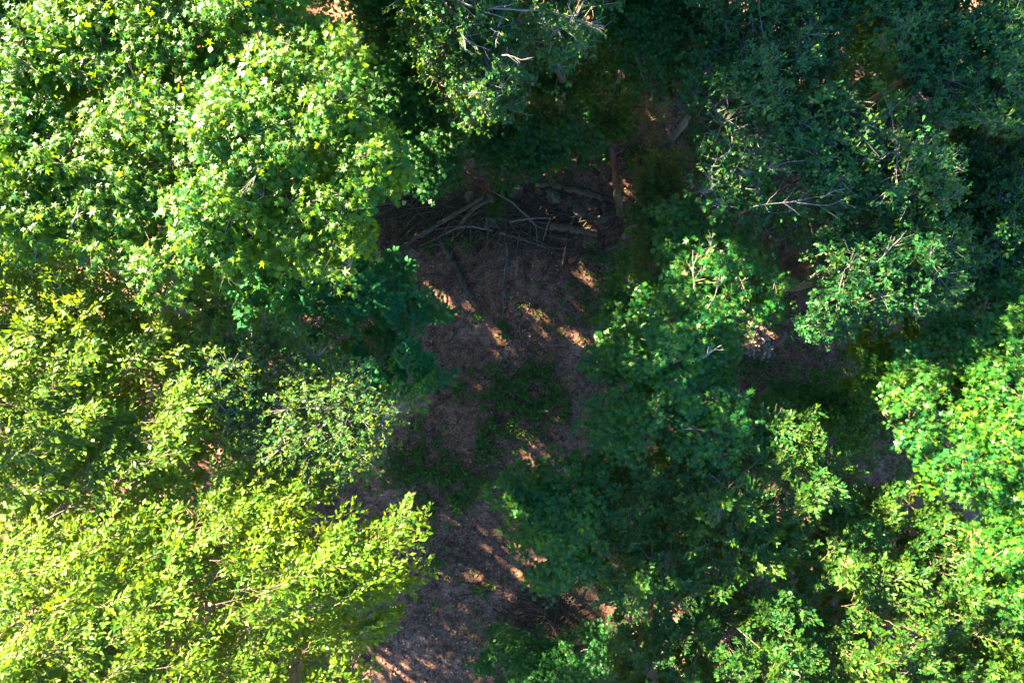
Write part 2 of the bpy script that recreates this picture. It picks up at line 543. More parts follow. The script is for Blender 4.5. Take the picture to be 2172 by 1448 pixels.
SPECIES = {
    "gum": dict(spray=spray_gum, shape="star", mat="gum_leaf", size=(0.095, 0.18), r=0.50, dens=10.5, twig="red_twig", tr=0.0045),
    "elm": dict(spray=spray_elm, shape="ovate", mat="elm_leaf", size=(0.082, 0.142), r=0.60, dens=11.5, twig="red_twig", tr=0.0045),
    "shaded_elm": dict(spray=spray_elm, shape="ovate", mat="dark_elm_leaf", size=(0.082, 0.142), r=0.60, dens=12.5, twig="red_twig", tr=0.004),  # the same elm, with shade put into its leaf colour
    "oak": dict(spray=spray_oak, shape="spat", mat="oak_leaf", size=(0.090, 0.135), r=0.48, dens=13.0, twig="pale_bark", tr=0.0055),
    "round": dict(spray=spray_elm, shape="round", mat="round_leaf", size=(0.115, 0.165), r=0.55, dens=7.0, twig="bark", tr=0.005),
    "maple": dict(spray=spray_gum, shape="maple", mat="shade_leaf", size=(0.11, 0.17), r=0.50, dens=10.0, twig="bark", tr=0.005),
}

TREES = []
def curve_pts(a, b, n, sag, wob=0.06):
    t = np.linspace(0, 1, n)[:, None]
    L = np.linalg.norm(b - a)
    p = a + (b - a) * t + np.array([0, 0, 1.0]) * sag * L * (4 * t * (1 - t))
    p[1:-1] += RNG.normal(0, wob * L * 0.3, (n - 2, 3))
    return p

def pale_fork(c, length, ang, r0):
    """a bare forked limb, returns tubes"""
    d = np.array([math.cos(ang), math.sin(ang), RNG.uniform(-0.15, 0.2)])
    out = []
    a = c - d * length * 0.5 - np.array([0, 0, 0.35])
    b = c + d * length * 0.5
    main = curve_pts(a, b, 6, RNG.uniform(-0.04, 0.06), 0.05)
    out.append((main, np.linspace(r0, r0 * 0.3, 6)))
    for k in range(RNG.integers(2, 5)):
        i = RNG.integers(1, 5)
        a2 = ang + RNG.choice([-1, 1]) * RNG.uniform(0.35, 0.9)
        d2 = np.array([math.cos(a2), math.sin(a2), RNG.uniform(-0.1, 0.3)])
        out.append((curve_pts(main[i], main[i] + d2 * length * RNG.uniform(0.2, 0.45), 6, 0.02, 0.05), np.linspace(r0 * 0.55, r0 * 0.2, 6)))
    return out

def make_tree(name, label, cat, species, poly, z_edge, dome=1.0, dens=1.0, depth=2.5, base=None, trunk_r=0.14, boughs=7, holes=(),
              single=0, size=1.0, forks=0, lump=0.7, bare=(), group=None, gap=0.12, low=0.45, flow=None, tint=0.0, spread=None, twig=None, branch_mat="bark", p_deep=0.30, skirt=0.0):
    sp = dict(SPECIES[species])
    if flow is not None:
        sp["flow"] = flow
    if spread is not None:
        sp["spread"] = spread
    r = sp["r"]
    W = np.array([at(x, y, z_edge)[:2] for x, y in poly])
    HL = [(at(x, y, z_edge)[:2], rad / F * (H - z_edge)) for x, y, rad in holes]
    lo, hi = W.min(0), W.max(0)
    x_, y_ = W[:, 0], W[:, 1]
    area = 0.5 * abs(np.dot(x_, np.roll(y_, -1)) - np.dot(y_, np.roll(x_, -1)))
    n = int(area * sp["dens"] * dens * 1.25)
    C = np.zeros((0, 3))
    cand = RNG.uniform(lo, hi, (n * 14, 2))
    sd = poly_dist(cand, W)
    m = sd > np.where(RNG.random(len(cand)) < 0.22, 0.02, 0.42) * r
    cand, sd = cand[m], sd[m]
    seed = len(TREES) % 13
    nz = noise2(cand[:, 0], cand[:, 1], 1.15, seed)
    nf = noise2(cand[:, 0], cand[:, 1], 0.5, seed + 4)
    keep = (0.6 * nz + 0.4 * nf) > gap + 0.12
    for hc, hr in HL:
        keep &= np.hypot(cand[:, 0] - hc[0], cand[:, 1] - hc[1]) > hr + 0.35 * r
    cand, sd, nz = cand[keep][:n], sd[keep][:n], nz[keep][:n]
    layer = RNG.random(len(cand)) < low
    z = z_edge + dome * (1 - np.exp(-sd / 1.3)) + lump * (nz - 0.5) * 2 + RNG.normal(0, 0.18, len(cand))
    z = z - np.where(layer, RNG.uniform(0.5, depth, len(cand)), 0)
    # crowns are broadest low down on the side away from the gap
    cand = np.where(layer[:, None], cand * ((H - z) / (H - z_edge))[:, None], cand)
    C = np.column_stack([cand, np.maximum(z, 0.4)])
    if skirt:                              # the lower, inner part of a tall crown
        i = np.where(sd > 1.3)[0]
        i = RNG.permutation(i)[:int(len(C) * skirt)]
        low_c = C[i] + np.column_stack([RNG.normal(0, 0.3, len(i)), RNG.normal(0, 0.3, len(i)), np.zeros(len(i))])
        low_c[:, 2] = z_edge - RNG.uniform(2.0, 0.55 * z_edge, len(i))
        low_c[:, :2] *= np.minimum((H - low_c[:, 2:3]) / (H - z_edge), 1.35)
        C = np.concatenate([C, low_c]); layer = np.concatenate([layer, np.ones(len(i), bool)])
    if base is None:
        cx, cy = C[:, :2].mean(0)
    else:
        cx, cy = at(base[0], base[1], 0)[:2]
    gz = float(ground_z(np.array([cx]), np.array([cy]))[0])
    B = np.array([cx, cy, gz])
    root = bpy.data.objects.new(name, None)
    root.empty_display_size = 0.3
    COL.objects.link(root)
    root.location = B
    tag(root, label, cat, group)
    # trunk
    ztop = z_edge + 0.4 * dome - min(1.2, 0.25 * z_edge)
    K = 9
    tt = np.linspace(0, 1, K)
    mid = np.column_stack([np.full(K, cx), np.full(K, cy), gz - 0.15 + (ztop - gz + 0.15) * tt])
    mid[1:, :2] += np.cumsum(RNG.normal(0, 0.05, (K - 1, 2)), 0)
    cm = C[:, :2].mean(0)
    mid[:, :2] += (cm - mid[-1, :2]) * (tt[:, None] ** 2) * 0.7
    rad = trunk_r * (1 - 0.72 * tt); rad[0] *= 1.35
    V, T = tubes(mid[None], rad[None], 10, cap=True, jitter=0.03)
    link("trunk", build_mesh("trunk", V - B, T, mats=[M[branch_mat]], smooth=True), root)
    # main boughs to well spread clumps
    top = np.where(~layer)[0]
    pick = [top[np.argmax(np.hypot(*(C[top, :2] - cm).T))]]
    dist = np.full(len(top), 1e9)
    for _ in range(boughs - 1):
        dist = np.minimum(dist, np.linalg.norm(C[top] - C[pick[-1]], axis=1))
        pick.append(top[np.argmax(dist)])
    nodes, nrad = [mid[4:]], [rad[4:]]
    for i in pick:
        e = C[i] - np.array([0, 0, 0.15])
        hd = np.hypot(*(e[:2] - mid[-1, :2]))
        zs = np.clip(e[2] - 0.55 * hd - 0.6, gz + 0.25 * (ztop - gz), ztop)
        tpos = np.clip((zs - gz + 0.15) / (ztop - gz + 0.15), 0, 1)
        s = np.array([np.interp(tpos, tt, mid[:, k]) for k in range(3)])
        b = curve_pts(s, e, 9, 0.05, 0.045)
        r0 = np.interp(tpos, tt, rad) * 0.55
        rr = np.linspace(max(r0, 0.02), 0.012, 9)
        V, T = tubes(b[None], rr[None], 7)
        link("branch", build_mesh("branch", V - B, T, mats=[M[branch_mat]], smooth=True), root)
        nodes.append(b[2:]); nrad.append(rr[2:])
    nodes = np.concatenate(nodes); nrad = np.concatenate(nrad)
    # limbs from the nearest lower bough point to each clump
    st = np.empty_like(C); sr = np.empty(len(C))
    for i in range(len(C)):
        w = nodes - C[i]
        cost = np.linalg.norm(w, axis=1) + np.where(w[:, 2] > 0.1, 1.5, 0)
        k = np.argmin(cost)
        st[i] = nodes[k]; sr[i] = min(nrad[k] * 0.7, 0.022)
    mids = (st + C) / 2 + np.array([0, 0, -0.06]) + rnd(len(C), 0.06)
    limb = np.stack([st, mids, C], 1)
    V1 = tubes(limb, np.column_stack([sr, np.maximum(sr * 0.7, 0.007), np.full(len(C), 0.006)]), 4)
    tw, P, d, nrm = sp["spray"](C, r, SUN, sp)
    trad = np.repeat([[sp["tr"] * 1.3, sp["tr"] * 0.5]], len(tw), 0)
    fm = fleck_mask(tw.mean(1))
    V2 = tubes(tw[fm], trad[fm], 3)
    V, T = join([V1, V2])
    tag(link("twigs", build_mesh("twigs", V - B, T, mats=[M[twig or sp["twig"]]]), root), None, kind="stuff")
    # leaves
    L = Leaves()
    nL = len(P)
    s = RNG.uniform(*sp["size"], nL) * size
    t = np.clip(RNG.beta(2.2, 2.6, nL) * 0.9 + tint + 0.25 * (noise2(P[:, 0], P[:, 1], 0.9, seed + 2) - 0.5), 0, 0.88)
    t = np.where(RNG.random(nL) < 0.0003, 1.0, t)
    L.add(P, d, nrm, s, t)
    L = L.get()
    L = take(L, fleck_mask(L["p"]) & (L["p"][:, 2] > 0.1))
    if single:
        px = L["p"][:, 0] / (H - L["p"][:, 2]) * F; py = L["p"][:, 1] / (H - L["p"][:, 2]) * F
        inf = (np.abs(px) < 1070) & (np.abs(py) < 708)
        score = L["s"] / (H - L["p"][:, 2]) * np.abs(L["n"][:, 2])
        idx = np.where(inf)[0]
        # the largest ones that lie on top of the crown
        order = idx[np.argsort(-(score[idx] + 0.0006 * (L["p"][idx, 2] - z_edge)))][:single]
        mask = np.ones(len(L["p"]), bool)
        mask[order] = False
        v0, t0 = SHAPE[sp["shape"]]
        var = []
        for k in range(8):
            vv = v0.copy(); vv[:, 2] *= RNG.normal(1.0, 0.8); vv[:, 0] *= RNG.normal(1, 0.1)
            var.append(build_mesh("leaf", vv, t0, np.full(len(t0), 0.10 + 0.055 * k), [M[sp["mat"]]]))
        for i in order:
            o = bpy.data.objects.new("leaf", var[int(RNG.integers(8))])
            o.parent = root
            sc_ = L["s"][i]
            mt = np.eye(4)
            mt[:3, 0] = L["side"][i] * sc_; mt[:3, 1] = L["d"][i] * sc_; mt[:3, 2] = L["n"][i] * sc_
            mt[:3, 3] = L["p"][i] - B
            o.matrix_basis = Matrix(mt.tolist())
            COL.objects.link(o)
        L = take(L, mask)
    # leaves hidden deep in the crown are plain two-faced ones
    gi = np.floor(L["p"][:, :2] / 0.35).astype(int); gi -= gi.min(0)
    key = gi[:, 0] * (gi[:, 1].max() + 1) + gi[:, 1]
    topz = np.full(key.max() + 1, -1e9); np.maximum.at(topz, key, L["p"][:, 2])
    deep = L["p"][:, 2] < topz[key] - p_deep
    V, T, tn = leaf_verts(take(L, ~deep), {"ovate": "ovate4", "round": "round4"}.get(sp["shape"], sp["shape"]), B)
    V2, T2, tn2 = leaf_verts(take(L, deep), "quad_wide" if sp["shape"] in ("star", "maple") else "quad", B)
    V, T = join([(V, T), (V2, T2)]); tn = np.concatenate([tn, tn2])
    tag(link("crown", build_mesh("crown", V, T, tn, [M[sp["mat"]]]), root), None, kind="stuff")
    # bare pale limbs lying over the foliage
    fk = []
    if forks:
        ft = top[RNG.permutation(len(top))[:forks]]
        for i in ft:
            c = C[i] + np.array([0, 0, r * 0.55])
            away = math.atan2(c[1] - cy, c[0] - cx) + RNG.normal(0, 0.9)
            fk.append(pale_fork(c, RNG.uniform(0.5, 1.1), away, RNG.uniform(0.0055, 0.0095)))
    for pts, zz, r0 in bare:
        w = np.array([at(x, y, zz) for x, y in pts])
        tq = np.linspace(0, 1, 6)
        seg = np.concatenate([[0], np.cumsum(np.linalg.norm(np.diff(w, axis=0), axis=1))]); seg /= seg[-1]
        main = np.column_stack([np.interp(tq, seg, w[:, k]) for k in range(3)])
        main[1:-1] += RNG.normal(0, 0.02, (4, 3))
        one = [(main, np.linspace(r0, r0 * 0.4, 6))]
        L0 = np.linalg.norm(main[-1] - main[0])
        a0 = math.atan2(*(main[-1] - main[0])[[1, 0]])
        for k in range(4):
            i = int(RNG.integers(1, 5)); a2 = a0 + RNG.choice([-1, 1]) * RNG.uniform(0.25, 0.8)
            d2 = np.array([math.cos(a2), math.sin(a2), RNG.uniform(-0.1, 0.2)])
            one.append((curve_pts(main[i], main[i] + d2 * L0 * RNG.uniform(0.2, 0.45), 6, 0.02, 0.05), np.linspace(r0 * 0.5, r0 * 0.2, 6)))
        fk.append(one)
    for one in fk:
        V, T = tubes(np.stack([a for a, _ in one]), np.stack([b for _, b in one]), 5)
        link("bare_branch", build_mesh("bare_branch", V - B, T, mats=[M["pale_bark"]], smooth=True), root)
    TREES.append((root, len(L["p"])))
    return root

# ------------------------------------------------------------------ where the low sun finds its way through
for px, py, r in [(1115, 655, .42), (1045, 700, .30), (1205, 700, .38), (1240, 580, .42), (1255, 690, .25), (1170, 885, .26), (1115, 925, .32), (1178, 970, .32),
                  (1130, 985, .38), (1000, 1215, .24), (1045, 1245, .24), (1030, 1280, .16), (1095, 1210, .2), (1060, 1180, .16), (800, 1390, .36),
                  (855, 1425, .35), (760, 1415, .40), (905, 600, .20), (925, 628, .28), (1215, 452, .12), (1280, 490, .36), (1250, 500, .28),
                  (1335, 400, .25), (1315, 520, .28), (1690, 565, .60), (1605, 700, .45), (1165, 1195, .2), (985, 640, .14), (1080, 740, .12), (1150, 720, .15), (1225, 640, .2), (1010, 780, .12), (1095, 860, .12), (990, 930, .13), (1230, 930, .2), (960, 1100, .12), (1080, 1150, .15), (940, 1260, .14), (980, 1330, .15), (900, 1400, .2), (1130, 1240, .2)]:
    fleck(px, py, 0.1, r)
_r = np.random.default_rng(5)
for x0, x1, y0, y1, z, k in [(1280, 1700, 980, 1280, 9.2, 16), (1300, 1560, 480, 900, 9.8, 10), (1500, 2020, 240, 660, 10.3, 26), (1480, 2150, 10, 260, 10.0, 12), (1040, 1250, 960, 1200, 8.8, 7), (1350, 1800, 1250, 1440, 8.8, 6)]:
    for _ in range(k):
        fleck(_r.uniform(x0, x1), _r.uniform(y0, y1), z, _r.uniform(.11, .26))
fleck(1385, 255, 1.5, .75)
fleck(1240, 120, 2.5, .35)
for px, py, z, r in [(1000, 165, 12.0, .45), (1005, 195, 11.9, .38), (950, 235, 11.6, .28), (925, 25, 11.8, .15), (1100, 235, 11.5, .25), (1215, 225, 5.0, .40),
                     (1560, 385, 9.5, .55), (1600, 420, 9.5, .5), (1500, 420, 9.3, .45), (1620, 640, 9.0, .45), (1440, 470, 8.5, .35), (1900, 660, 8.0, .5),
                     (1930, 780, 8, .5), (1600, 715, 9.2, .5), (2000, 500, 10, .4), (2100, 470, 10, .4), (1410, 400, 7, .4), (790, 180, 6.5, .25), (830, 220, 6.5, .22), (810, 130, 6.5, .2), (860, 250, 6.5, .2)]:
    fleck(px, py, z, r)

# ------------------------------------------------------------------ tall sunlit trees on the left
SWEETGUM = "tall sweetgums on the sunlit left side"
make_tree("sweetgum_tree", "bright sunlit sweetgum with star leaves filling the top left corner", "tree", "gum",
    [(-150, -180), (330, -180), (430, -60), (440, 120), (470, 300), (400, 430), (330, 520), (200, 560), (60, 560), (-150, 560)],
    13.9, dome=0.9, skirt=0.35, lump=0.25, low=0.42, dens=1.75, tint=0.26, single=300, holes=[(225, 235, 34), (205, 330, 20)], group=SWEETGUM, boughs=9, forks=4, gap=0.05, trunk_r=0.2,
    bare=[([(150, 480), (165, 440), (190, 420)], 14.6, .012), ([(95, 500), (75, 520), (85, 560)], 14.4, .010)])
make_tree("sweetgum_tree", "sunlit sweetgum whose star-leaved boughs hang over the edge of the dirt clearing", "tree", "gum",
    [(400, 160), (560, 90), (700, 60), (790, 90), (745, 180), (800, 255), (840, 290), (890, 372), (850, 412), (800, 440), (770, 500), (785, 540), (760, 595),
     (690, 590), (640, 560), (560, 545), (470, 600), (390, 600), (345, 610), (290, 600), (330, 500), (390, 400)],
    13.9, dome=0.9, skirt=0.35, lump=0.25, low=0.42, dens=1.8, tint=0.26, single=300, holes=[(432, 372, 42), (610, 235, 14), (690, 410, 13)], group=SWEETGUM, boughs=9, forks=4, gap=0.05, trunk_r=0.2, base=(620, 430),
    bare=[([(485, 430), (510, 400), (525, 385)], 14.6, .012)])
make_tree("sweetgum_tree", "yellow-green sweetgum crown cut off by the top edge left of the grey-limbed oak", "tree", "gum",
    [(420, -200), (700, -200), (700, -20), (690, 40), (620, 60), (560, 110), (470, 150), (420, 120)],
    14.0, dome=0.8, skirt=0.35, lump=0.25, low=0.42, dens=1.7, single=200, holes=[(640, 20, 18)], group=SWEETGUM, boughs=6, forks=3, tint=0.12, trunk_r=0.17)
make_tree("hackberry_tree", "small-leaved yellow-green tree squeezed between the corner sweetgum and the elm below it", "tree", "elm",
    [(-220, 520), (120, 540), (290, 590), (350, 620), (330, 670), (250, 720), (100, 720), (-220, 700)],
    13.4, dome=0.7, gap=0.05, lump=0.25, low=0.45, dens=1.6, size=0.85, flow=(0.4, 0.3, 0.7), spread=0.7, boughs=6, forks=3, trunk_r=0.14)
ELM = "sunlit elms with long leafy shoots on the lower left"
make_tree("elm_tree", "sunlit elm on the left edge with shoots sweeping up and right below the sweetgum", "tree", "elm",
    [(-150, 690), (60, 660), (330, 670), (415, 695), (400, 760), (440, 830), (430, 900), (420, 990), (330, 1040), (150, 1060), (-150, 1100)],
    13.3, dome=0.8, gap=0.06, skirt=0.35, lump=0.25, low=0.42, dens=1.45, single=300, holes=[(300, 835, 24), (270, 785, 16)], flow=(0.85, 0.42, 0.1), group=ELM, boughs=8, forks=2, trunk_r=0.17, tint=0.06)
make_tree("elm_tree", "bright yellow-green elm filling the bottom left corner with twigs pointing over the bare soil", "tree", "elm",
    [(-150, 1080), (150, 1040), (420, 990), (520, 1000), (640, 1010), (740, 1010), (800, 1080), (905, 1118), (850, 1180), (885, 1240), (800, 1300), (880, 1318),
     (820, 1350), (760, 1390), (745, 1448), (740, 1620), (-150, 1620)],
    13.0, dome=1.0, skirt=0.35, lump=0.25, low=0.35, dens=1.2, single=300, holes=[(20, 1310, 34), (400, 1330, 16), (520, 1320, 12), (700, 1060, 22)], flow=(0.85, 0.40, 0.05), group=ELM, boughs=11, forks=3, trunk_r=0.2, tint=0.05,
    bare=[([(845, 1125), (862, 1098), (872, 1075)], 13.2, .010), ([(85, 1105), (130, 1085), (160, 1065)], 13.6, .008)])
make_tree("water_oak_tree", "half-lit small-leaved water oak leaning over the clearing between sweetgum and elm", "tree", "oak",
    [(400, 640), (520, 640), (640, 720), (760, 780), (790, 800), (850, 850), (890, 865), (840, 920), (810, 960), (770, 1020), (680, 1020), (520, 1000), (430, 930), (390, 800), (360, 690)],
    12.6, dome=0.8, lump=0.35, low=0.35, dens=1.7, size=0.72, flow=(0.25, 0.55, 0.3), boughs=8, forks=2, base=(560, 850), tint=0.32,
    bare=[([(660, 865), (740, 862), (800, 880)], 13.3, .014), ([(750, 830), (765, 800), (775, 780)], 13.0, .007)])
make_tree("persimmon_tree", "low shaded tree with rows of rounded leaves at the left edge of the clearing", "tree", "round",
    [(480, 580), (640, 545), (780, 525), (850, 575), (920, 580), (935, 630), (990, 650), (925, 700), (885, 720), (935, 770), (905, 850), (820, 860), (700, 800), (580, 740), (480, 680)],
    8.0, dome=0.8, size=1.05, dens=1.35, single=300, boughs=7, flow=(0.5, 0.1, 0.35), spread=0.8, depth=1.8, trunk_r=0.08, base=(720, 690))
make_tree("hornbeam_tree", "dim leafy tree in the dark pocket below the overhanging sweetgum", "tree", "maple",
    [(300, 560), (560, 530), (600, 620), (560, 700), (440, 720), (340, 690)], 4.4, dome=0.8, dens=1.0, boughs=5, depth=1.8, trunk_r=0.07, size=0.9)

# ------------------------------------------------------------------ top centre
make_tree("water_oak_tree", "grey-limbed water oak at the top centre with bare pale branches over its crown", "tree", "oak",
    [(830, -180), (1330, -180), (1290, 60), (1300, 110), (1230, 120), (1200, 170), (1150, 160), (1120, 200), (1110, 250), (1050, 260), (980, 250), (930, 240), (960, 180), (890, 150), (840, 60)],
    11.2, dome=1.0, dens=1.25, boughs=8, forks=6, base=(1185, 230), trunk_r=0.16, gap=0.08,
    bare=[([(925, -12), (1000, 14), (1050, 22), (1120, 24)], 12.2, .026), ([(1105, 22), (1190, 32), (1280, 55)], 12.1, .015), ([(928, -4), (945, 16), (956, 30)], 12.1, .018),
          ([(972, 64), (1000, 85), (1022, 102), (1042, 108)], 12.1, .014), ([(974, 66), (985, 88), (989, 112)], 12.2, .016), ([(1040, 60), (1058, 66), (1052, 102)], 12.2, .013),
          ([(1065, 118), (1100, 126), (1132, 128)], 12.2, .014), ([(1150, 40), (1200, 62), (1228, 90)], 12.2, .013), ([(1170, 25), (1220, 45), (1275, 48)], 12.2, .014)])
make_tree("red_maple_tree", "dark understory maple between the bright sweetgum and the grey-limbed oak", "tree", "maple",
    [(640, -160), (850, -160), (900, 60), (930, 200), (960, 260), (1000, 330), (960, 400), (880, 430), (850, 380), (760, 200), (700, 80)],
    7.8, dome=1.0, dens=1.35, boughs=7, depth=2.2, trunk_r=0.09, tint=0.05)
make_tree("red_maple_tree", "small lobed-leaf maple reaching over the top of the brush pile", "tree", "maple",
    [(990, 270), (1060, 235), (1180, 240), (1260, 270), (1285, 320), (1220, 350), (1170, 340), (1150, 390), (1125, 402), (1110, 370), (1060, 385), (1040, 340), (1000, 340)],
    7.2, dome=0.7, dens=1.5, boughs=6, depth=1.6, trunk_r=0.07, base=(1120, 330), forks=2)
make_tree("red_maple_tree", "little maple sapling with one sunlit spray right of the oak trunk", "tree", "maple",
    [(1185, 205), (1230, 195), (1270, 230), (1330, 200), (1340, 270), (1290, 300), (1220, 265)], 5.0, dome=0.6, dens=1.6, boughs=4, depth=1.2, trunk_r=0.05, tint=0.1)
make_tree("hornbeam_tree", "dim broad tree at the top edge right of the grey-limbed oak", "tree", "maple",
    [(1290, -180), (1480, -180), (1500, 60), (1480, 170), (1420, 200), (1340, 190), (1290, 130), (1260, 60)], 8.6, dome=0.9, dens=1.6, boughs=6, size=0.85, trunk_r=0.1)
make_tree("holly_tree", "slim small-leaved tree beside the standing snag at the clearing's right edge", "tree", "oak",
    [(1360, 330), (1440, 310), (1460, 400), (1440, 470), (1390, 530), (1370, 600), (1310, 640), (1300, 560), (1340, 500), (1335, 420)],
    6.0, dome=0.6, dens=1.3, boughs=6, depth=3.0, trunk_r=0.08, size=0.95, twig="bark")

# ------------------------------------------------------------------ right side, mostly in the shadow of the tall trees
OAK = "shaded water oaks on the upper right"
make_tree("water_oak_tree", "very dark dense oak at the top right of centre", "tree", "oak",
    [(1430, -180), (1830, -180), (1810, 60), (1790, 140), (1700, 240), (1580, 300), (1480, 300), (1440, 200), (1460, 60)],
    10.5, dome=0.8, dens=1.35, gap=0.03, boughs=8, group=OAK, twig="bark", tint=-0.08, size=0.95)
make_tree("water_oak_tree", "teal-shaded oak with grey twigs filling the top right corner", "tree", "oak",
    [(1800, -180), (2330, -180), (2330, 280), (2060, 270), (1940, 250), (1900, 150), (1830, 90)],
    10.9, dome=1.0, dens=1.35, gap=0.03, boughs=9, forks=9, group=OAK, size=1.12, holes=[(2045, 35, 16)])
make_tree("water_oak_tree", "wide shaded oak in the upper right with a snarl of bare twigs above it", "tree", "oak",
    [(1500, 310), (1640, 230), (1760, 200), (1880, 240), (1990, 280), (2010, 400), (1980, 470), (1850, 480), (1740, 460), (1640, 470), (1560, 500), (1490, 440), (1470, 370)],
    10.0, dome=1.0, dens=1.35, gap=0.03, boughs=9, forks=8, group=OAK, size=1.08, holes=[(1650, 380, 26), (1640, 350, 12)],
    bare=[([(1740, 165), (1765, 195), (1785, 230)], 9.6, .012), ([(1735, 200), (1760, 220), (1790, 228)], 9.6, .010), ([(1590, 440), (1680, 425), (1760, 415)], 10.8, .008),
          ([(1740, 420), (1790, 400), (1810, 385)], 10.8, .012), ([(1690, 430), (1760, 435), (1800, 420)], 10.8, .010)])
make_tree("water_oak_tree", "shaded oak on the right edge with drooping dark rosettes above the lit sweetgum", "tree", "oak",
    [(1990, 290), (2330, 270), (2330, 580), (2140, 590), (2050, 620), (1950, 560), (1960, 430)],
    8.4, dome=0.8, dens=1.4, gap=0.03, boughs=7, forks=6, group=OAK, size=1.15)
make_tree("water_oak_tree", "oak with one stout grey branch above the dark pit at right", "tree", "oak",
    [(1700, 480), (1860, 470), (1990, 460), (2060, 540), (2010, 640), (1930, 680), (1850, 690), (1760, 700), (1690, 730), (1650, 640), (1730, 590)],
    9.5, dome=0.9, dens=1.4, gap=0.03, boughs=8, forks=5, group=OAK, size=1.05,
    bare=[([(1838, 568), (1868, 550), (1890, 525), (1922, 490)], 10.7, .018), ([(1690, 690), (1715, 682), (1732, 670)], 9.6, .010), ([(1936, 560), (1938, 585), (1930, 600)], 10.2, .012)])
GUM2 = "shaded sweetgums around the clearing's right side"
make_tree("sweetgum_tree", "blue-green shaded sweetgum with pale forked twigs on the clearing's right side", "tree", "gum",
    [(1410, 430), (1500, 430), (1600, 500), (1650, 570), (1640, 660), (1570, 700), (1565, 800), (1575, 900), (1540, 970), (1430, 985), (1300, 985), (1225, 890), (1285, 860),
     (1275, 800), (1245, 735), (1300, 650), (1400, 590), (1380, 500)],
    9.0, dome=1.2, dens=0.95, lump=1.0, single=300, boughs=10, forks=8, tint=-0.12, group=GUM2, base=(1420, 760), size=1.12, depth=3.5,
    bare=[([(1498, 540), (1510, 515), (1512, 487)], 10.4, .011), ([(1472, 612), (1471, 580), (1470, 530)], 10.4, .011), ([(1500, 655), (1516, 628), (1535, 585)], 10.4, .012),
          ([(1368, 650), (1390, 665), (1412, 682)], 10.2, .011), ([(1545, 570), (1560, 555), (1580, 552)], 10.2, .010), ([(1488, 760), (1510, 745), (1530, 732)], 10.4, .016)])
make_tree("sweetgum_tree", "low shaded sweetgum poking into the clearing at bottom centre", "tree", "gum",
    [(1030, 1025), (1090, 990), (1200, 960), (1310, 960), (1330, 1030), (1290, 1090), (1270, 1180), (1230, 1230), (1150, 1240), (1140, 1180), (1090, 1130), (1075, 1080)],
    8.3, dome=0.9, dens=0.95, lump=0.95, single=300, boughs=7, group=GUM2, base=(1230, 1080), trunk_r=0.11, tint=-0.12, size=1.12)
make_tree("sweetgum_tree", "brighter sweetgum catching sun on the right edge of the picture", "tree", "gum",
    [(1850, 780), (1900, 720), (1960, 690), (2080, 600), (2110, 570), (2330, 540), (2330, 1000), (2200, 1060), (2090, 1070), (1960, 1030), (1900, 950), (1850, 880)],
    9.1, dome=1.0, tint=0.0, dens=1.15, single=300, boughs=9, forks=5, group=GUM2, holes=[(2000, 830, 10)])
make_tree("sweetgum_tree", "partly shaded sweetgum on the right edge below the brighter one", "tree", "gum",
    [(2050, 1090), (2170, 1070), (2330, 1060), (2330, 1330), (2160, 1320), (2080, 1240)], 9.6, dome=0.8, dens=1.0, tint=0.12, single=150, boughs=6, group=GUM2)
make_tree("sweetgum_tree", "thin young sweetgum with dappled leaves beside the dark pit at right", "tree", "gum",
    [(1770, 770), (1850, 690), (1920, 640), (1960, 690), (1930, 760), (1900, 830), (1850, 830), (1810, 830)], 7.6, dome=0.8, dens=0.75, boughs=5, forks=1, trunk_r=0.06, base=(1880, 740), group=GUM2)
ELM2 = "elms on the lower right"
make_tree("elm_tree", "green elm with upright feathery shoots at the right of the bottom clearing", "tree", "shaded_elm",
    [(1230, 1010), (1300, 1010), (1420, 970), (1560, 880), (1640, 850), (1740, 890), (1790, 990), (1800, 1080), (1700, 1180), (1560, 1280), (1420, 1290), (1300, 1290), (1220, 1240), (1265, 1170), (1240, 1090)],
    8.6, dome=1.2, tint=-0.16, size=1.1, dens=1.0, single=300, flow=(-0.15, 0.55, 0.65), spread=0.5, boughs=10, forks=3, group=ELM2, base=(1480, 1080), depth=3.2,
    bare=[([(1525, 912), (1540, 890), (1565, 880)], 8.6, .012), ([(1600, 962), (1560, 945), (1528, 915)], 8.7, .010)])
make_tree("elm_tree", "elm along the lower right whose tips brighten towards the corner", "tree", "shaded_elm",
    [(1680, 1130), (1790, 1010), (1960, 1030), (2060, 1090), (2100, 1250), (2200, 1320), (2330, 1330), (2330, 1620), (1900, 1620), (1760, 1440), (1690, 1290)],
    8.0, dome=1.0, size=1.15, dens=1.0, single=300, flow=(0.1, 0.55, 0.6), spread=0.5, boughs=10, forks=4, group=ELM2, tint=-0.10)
make_tree("elm_tree", "elm at the bottom edge right of the clearing with shaded inner sprays", "tree", "shaded_elm",
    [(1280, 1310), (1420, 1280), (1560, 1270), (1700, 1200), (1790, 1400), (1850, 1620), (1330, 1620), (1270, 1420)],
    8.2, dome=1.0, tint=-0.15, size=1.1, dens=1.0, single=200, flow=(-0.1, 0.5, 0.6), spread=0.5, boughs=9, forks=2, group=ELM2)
make_tree("elder_bush", "leafy bush in the shade at the foot of the grey-limbed oak's trunk", "bush", "maple",
    [(1090, 60), (1230, 40), (1340, 130), (1330, 190), (1240, 215), (1130, 220), (1070, 150)], 3.2, dome=0.8, dens=1.3, boughs=6, depth=1.8, trunk_r=0.04, size=0.85)
make_tree("elder_bush", "dark bush between the understory maple and the grey-limbed oak", "bush", "maple",
    [(930, 60), (1060, 100), (1110, 230), (1080, 300), (990, 320), (950, 200)], 3.4, dome=0.8, dens=1.2, boughs=6, depth=1.8, trunk_r=0.04, size=0.85)
